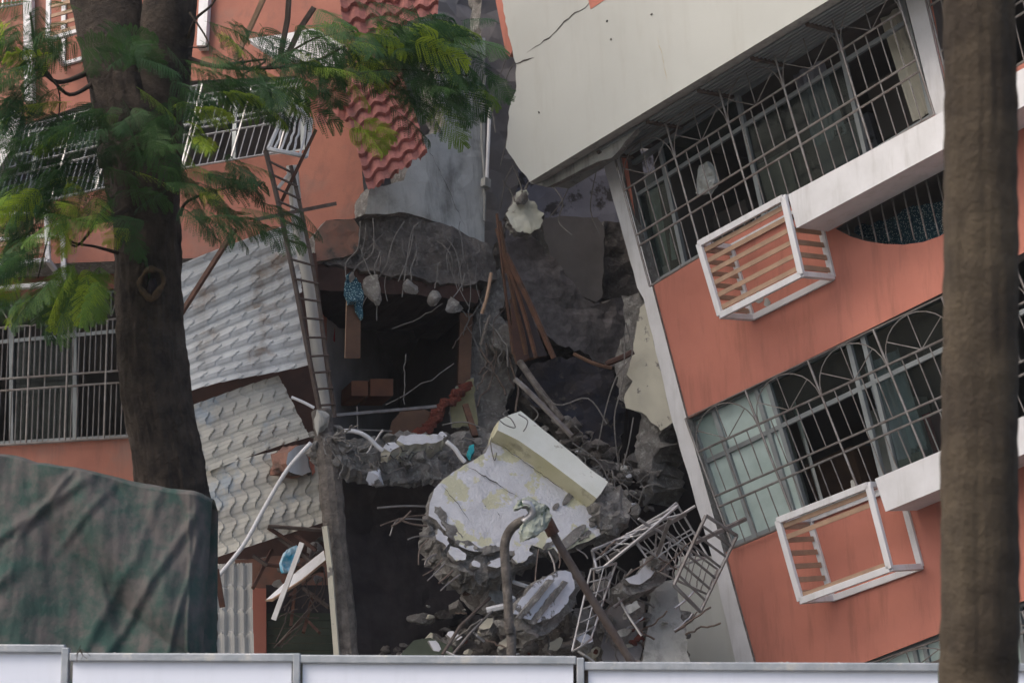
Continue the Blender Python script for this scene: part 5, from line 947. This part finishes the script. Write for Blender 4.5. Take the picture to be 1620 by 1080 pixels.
for c in [ (40, 110, 60, 50, 12, LF, 1.4), (110, 200, 70, 45, 18, LF, 1.5), (60, 270, 70, 50, 12, LF, 1.6), (140, 260, 60, 60, 11, LF, 2.6), (215, 170, 50, 50, 8, RG, 2.8), (235, 240, 45, 55, 9, RG, 2.6), (225, 310, 40, 35, 6, RG, 2.8), (80, 30, 60, 30, 8, LF, 1.6), (20, 180, 30, 60, 8, LF, 1.5), (370, 60, 60, 30, 7, RG, 1.2), (190, 70, 40, 30, 8, RG, 2.6),
           (320, 130, 60, 40, 16, RG, 1.0), (400, 130, 60, 40, 18, RG, 1.2), (480, 95, 60, 40, 15, RG, 1.3), (560, 90, 60, 50, 22, RG, 1.3), (620, 75, 65, 50, 20, RG, 1.4), (670, 85, 55, 50, 17, RG, 1.4), (340, 250, 40, 50, 8, RG, 1.2), (380, 340, 50, 30, 9, RG, .8), (310, 300, 40, 40, 10, RG, 1.4),
           (690, 60, 30, 40, 5, RG, 1.0), (600, 50, 60, 30, 12, RG, 1.6), (70, 320, 70, 25, 10, LF, 1.5), (30, 410, 40, 40, 10, LF, 1.2), (640, 140, 40, 20, 6, RG, 1.4), (690, 130, 30, 20, 5, RG, 1.2), (20, 60, 30, 40, 5, LF, 1.2)]:
    cluster(*c)
cluster(130, 330, 35, 20, 8, LF, 1.8, sun_tone=(.45, .75), bright=.3); cluster(40, 350, 45, 40, 10, LF, 1.4, sun_tone=(.3, .65), bright=.2); cluster(130, 420, 40, 22, 12, LF, 2.2, sun_tone=(.4, .8), bright=.3, pit=(.4, 1.2)); cluster(60, 450, 50, 25, 10, LF, 1.5, sun_tone=(.2, .5), pit=(.3, 1.1))
cluster(575, 195, 30, 12, 4, RG, 1.0, sun_tone=(.7, 1), pit=(.1, .6)); cluster(660, 45, 45, 22, 9, RG, 1.2, sun_tone=(.6, 1)); cluster(310, 185, 16, 16, 5, RG, 2.5, sun_tone=(.7, 1), sc=(.5, .7)); cluster(430, 150, 30, 12, 4, RG, .8, sun_tone=(.6, .9)); cluster(300, 225, 12, 14, 3, RG, 2, sun_tone=(.7, 1), sc=(.4, .6)); cluster(530, 45, 50, 16, 5, RG, 1, sun_tone=(.5, .9))  # clusters coloured lime as if sunlit
# unseen fronds above: canopy added to shade the left facade, then the crown's own
for k in range(1000): frond(Vector((rd.uniform(-10.5, -1.5), rd.uniform(16, 21.5), rd.uniform(9.6, 12.5))), rd.uniform(0, 6.28), rd.uniform(-.3, .5), rd.uniform(-.6, .6), rd.uniform(1.3, 1.9), rd.uniform(.05, .5))
for k in range(60): frond(W(rd.uniform(-300, 800), rd.uniform(-420, -60), rd.uniform(13.8, 17)), rd.uniform(0, 6.28), rd.uniform(-.2, .6), rd.uniform(-.8, .8), rd.uniform(.9, 1.2), rd.uniform(.05, .5))
V = np.concatenate(ALLV); A_ = np.concatenate(SUN_TONE); nq = len(V) // 4; base = LOC[TR.name]
me = bpy.data.meshes.new('crown'); me.vertices.add(len(V)); me.vertices.foreach_set('co', (V - np.array(base)).astype(np.float32).ravel())
me.loops.add(len(V)); me.loops.foreach_set('vertex_index', np.arange(len(V), dtype=np.int32)); me.polygons.add(nq); me.polygons.foreach_set('loop_start', np.arange(0, len(V), 4, dtype=np.int32))
me.update(calc_edges=True); at_ = me.attributes.new('sun_tone', 'FLOAT', 'POINT'); at_.data.foreach_set('value', A_.astype(np.float32)); me.materials.append(M['leaf']); me.validate()
cr_ = bpy.data.objects.new('crown', me); COL.objects.link(cr_); cr_.parent = TR; LOC[cr_.name] = base
print('fronds', len(ALLV), 'quads', nq)
# near palm trunk on the right, out of focus
PT_ = thing('palm_tree', 'tall straight blurred brown palm trunk close to the camera at the right', 'tree', (1.66, 7.6, 0))
mb = MB(); trunk(mb, [(1494, 1604, -700), (1494, 1606, 0), (1492, 1608, 250), (1492, 1609, 500), (1490, 1610, 750), (1488, 1612, 1000), (1487, 1614, 1200)], 7.6, res=40, rough=.01, seed=9, ring=.012)
mb.build('trunk', M['palm'], PT_, smooth=True)

hz = MB(); a_ = (-402, -402, -1); b_ = (402, 402, 15)  # thin volume added to lift the blacks like lens veil
hz.add([(x, y, z) for x in (a_[0], b_[0]) for y in (a_[1], b_[1]) for z in (a_[2], b_[2])], [(0, 1, 3, 2), (4, 6, 7, 5), (0, 4, 5, 1), (2, 3, 7, 6), (0, 2, 6, 4), (1, 5, 7, 3)])
hm = bpy.data.materials.new('veil_haze'); hm.use_nodes = True; ht = hm.node_tree; ht.nodes.remove(ht.nodes['Principled BSDF']); pv = ht.nodes.new('ShaderNodeVolumePrincipled')
pv.inputs['Color'].default_value = (.9, .92, .95, 1); pv.inputs['Density'].default_value = .0005; ht.links.new(pv.outputs[0], ht.nodes['Material Output'].inputs['Volume'])
ho = hz.build('veil_haze', hm, None, None, None, None, 'stuff')
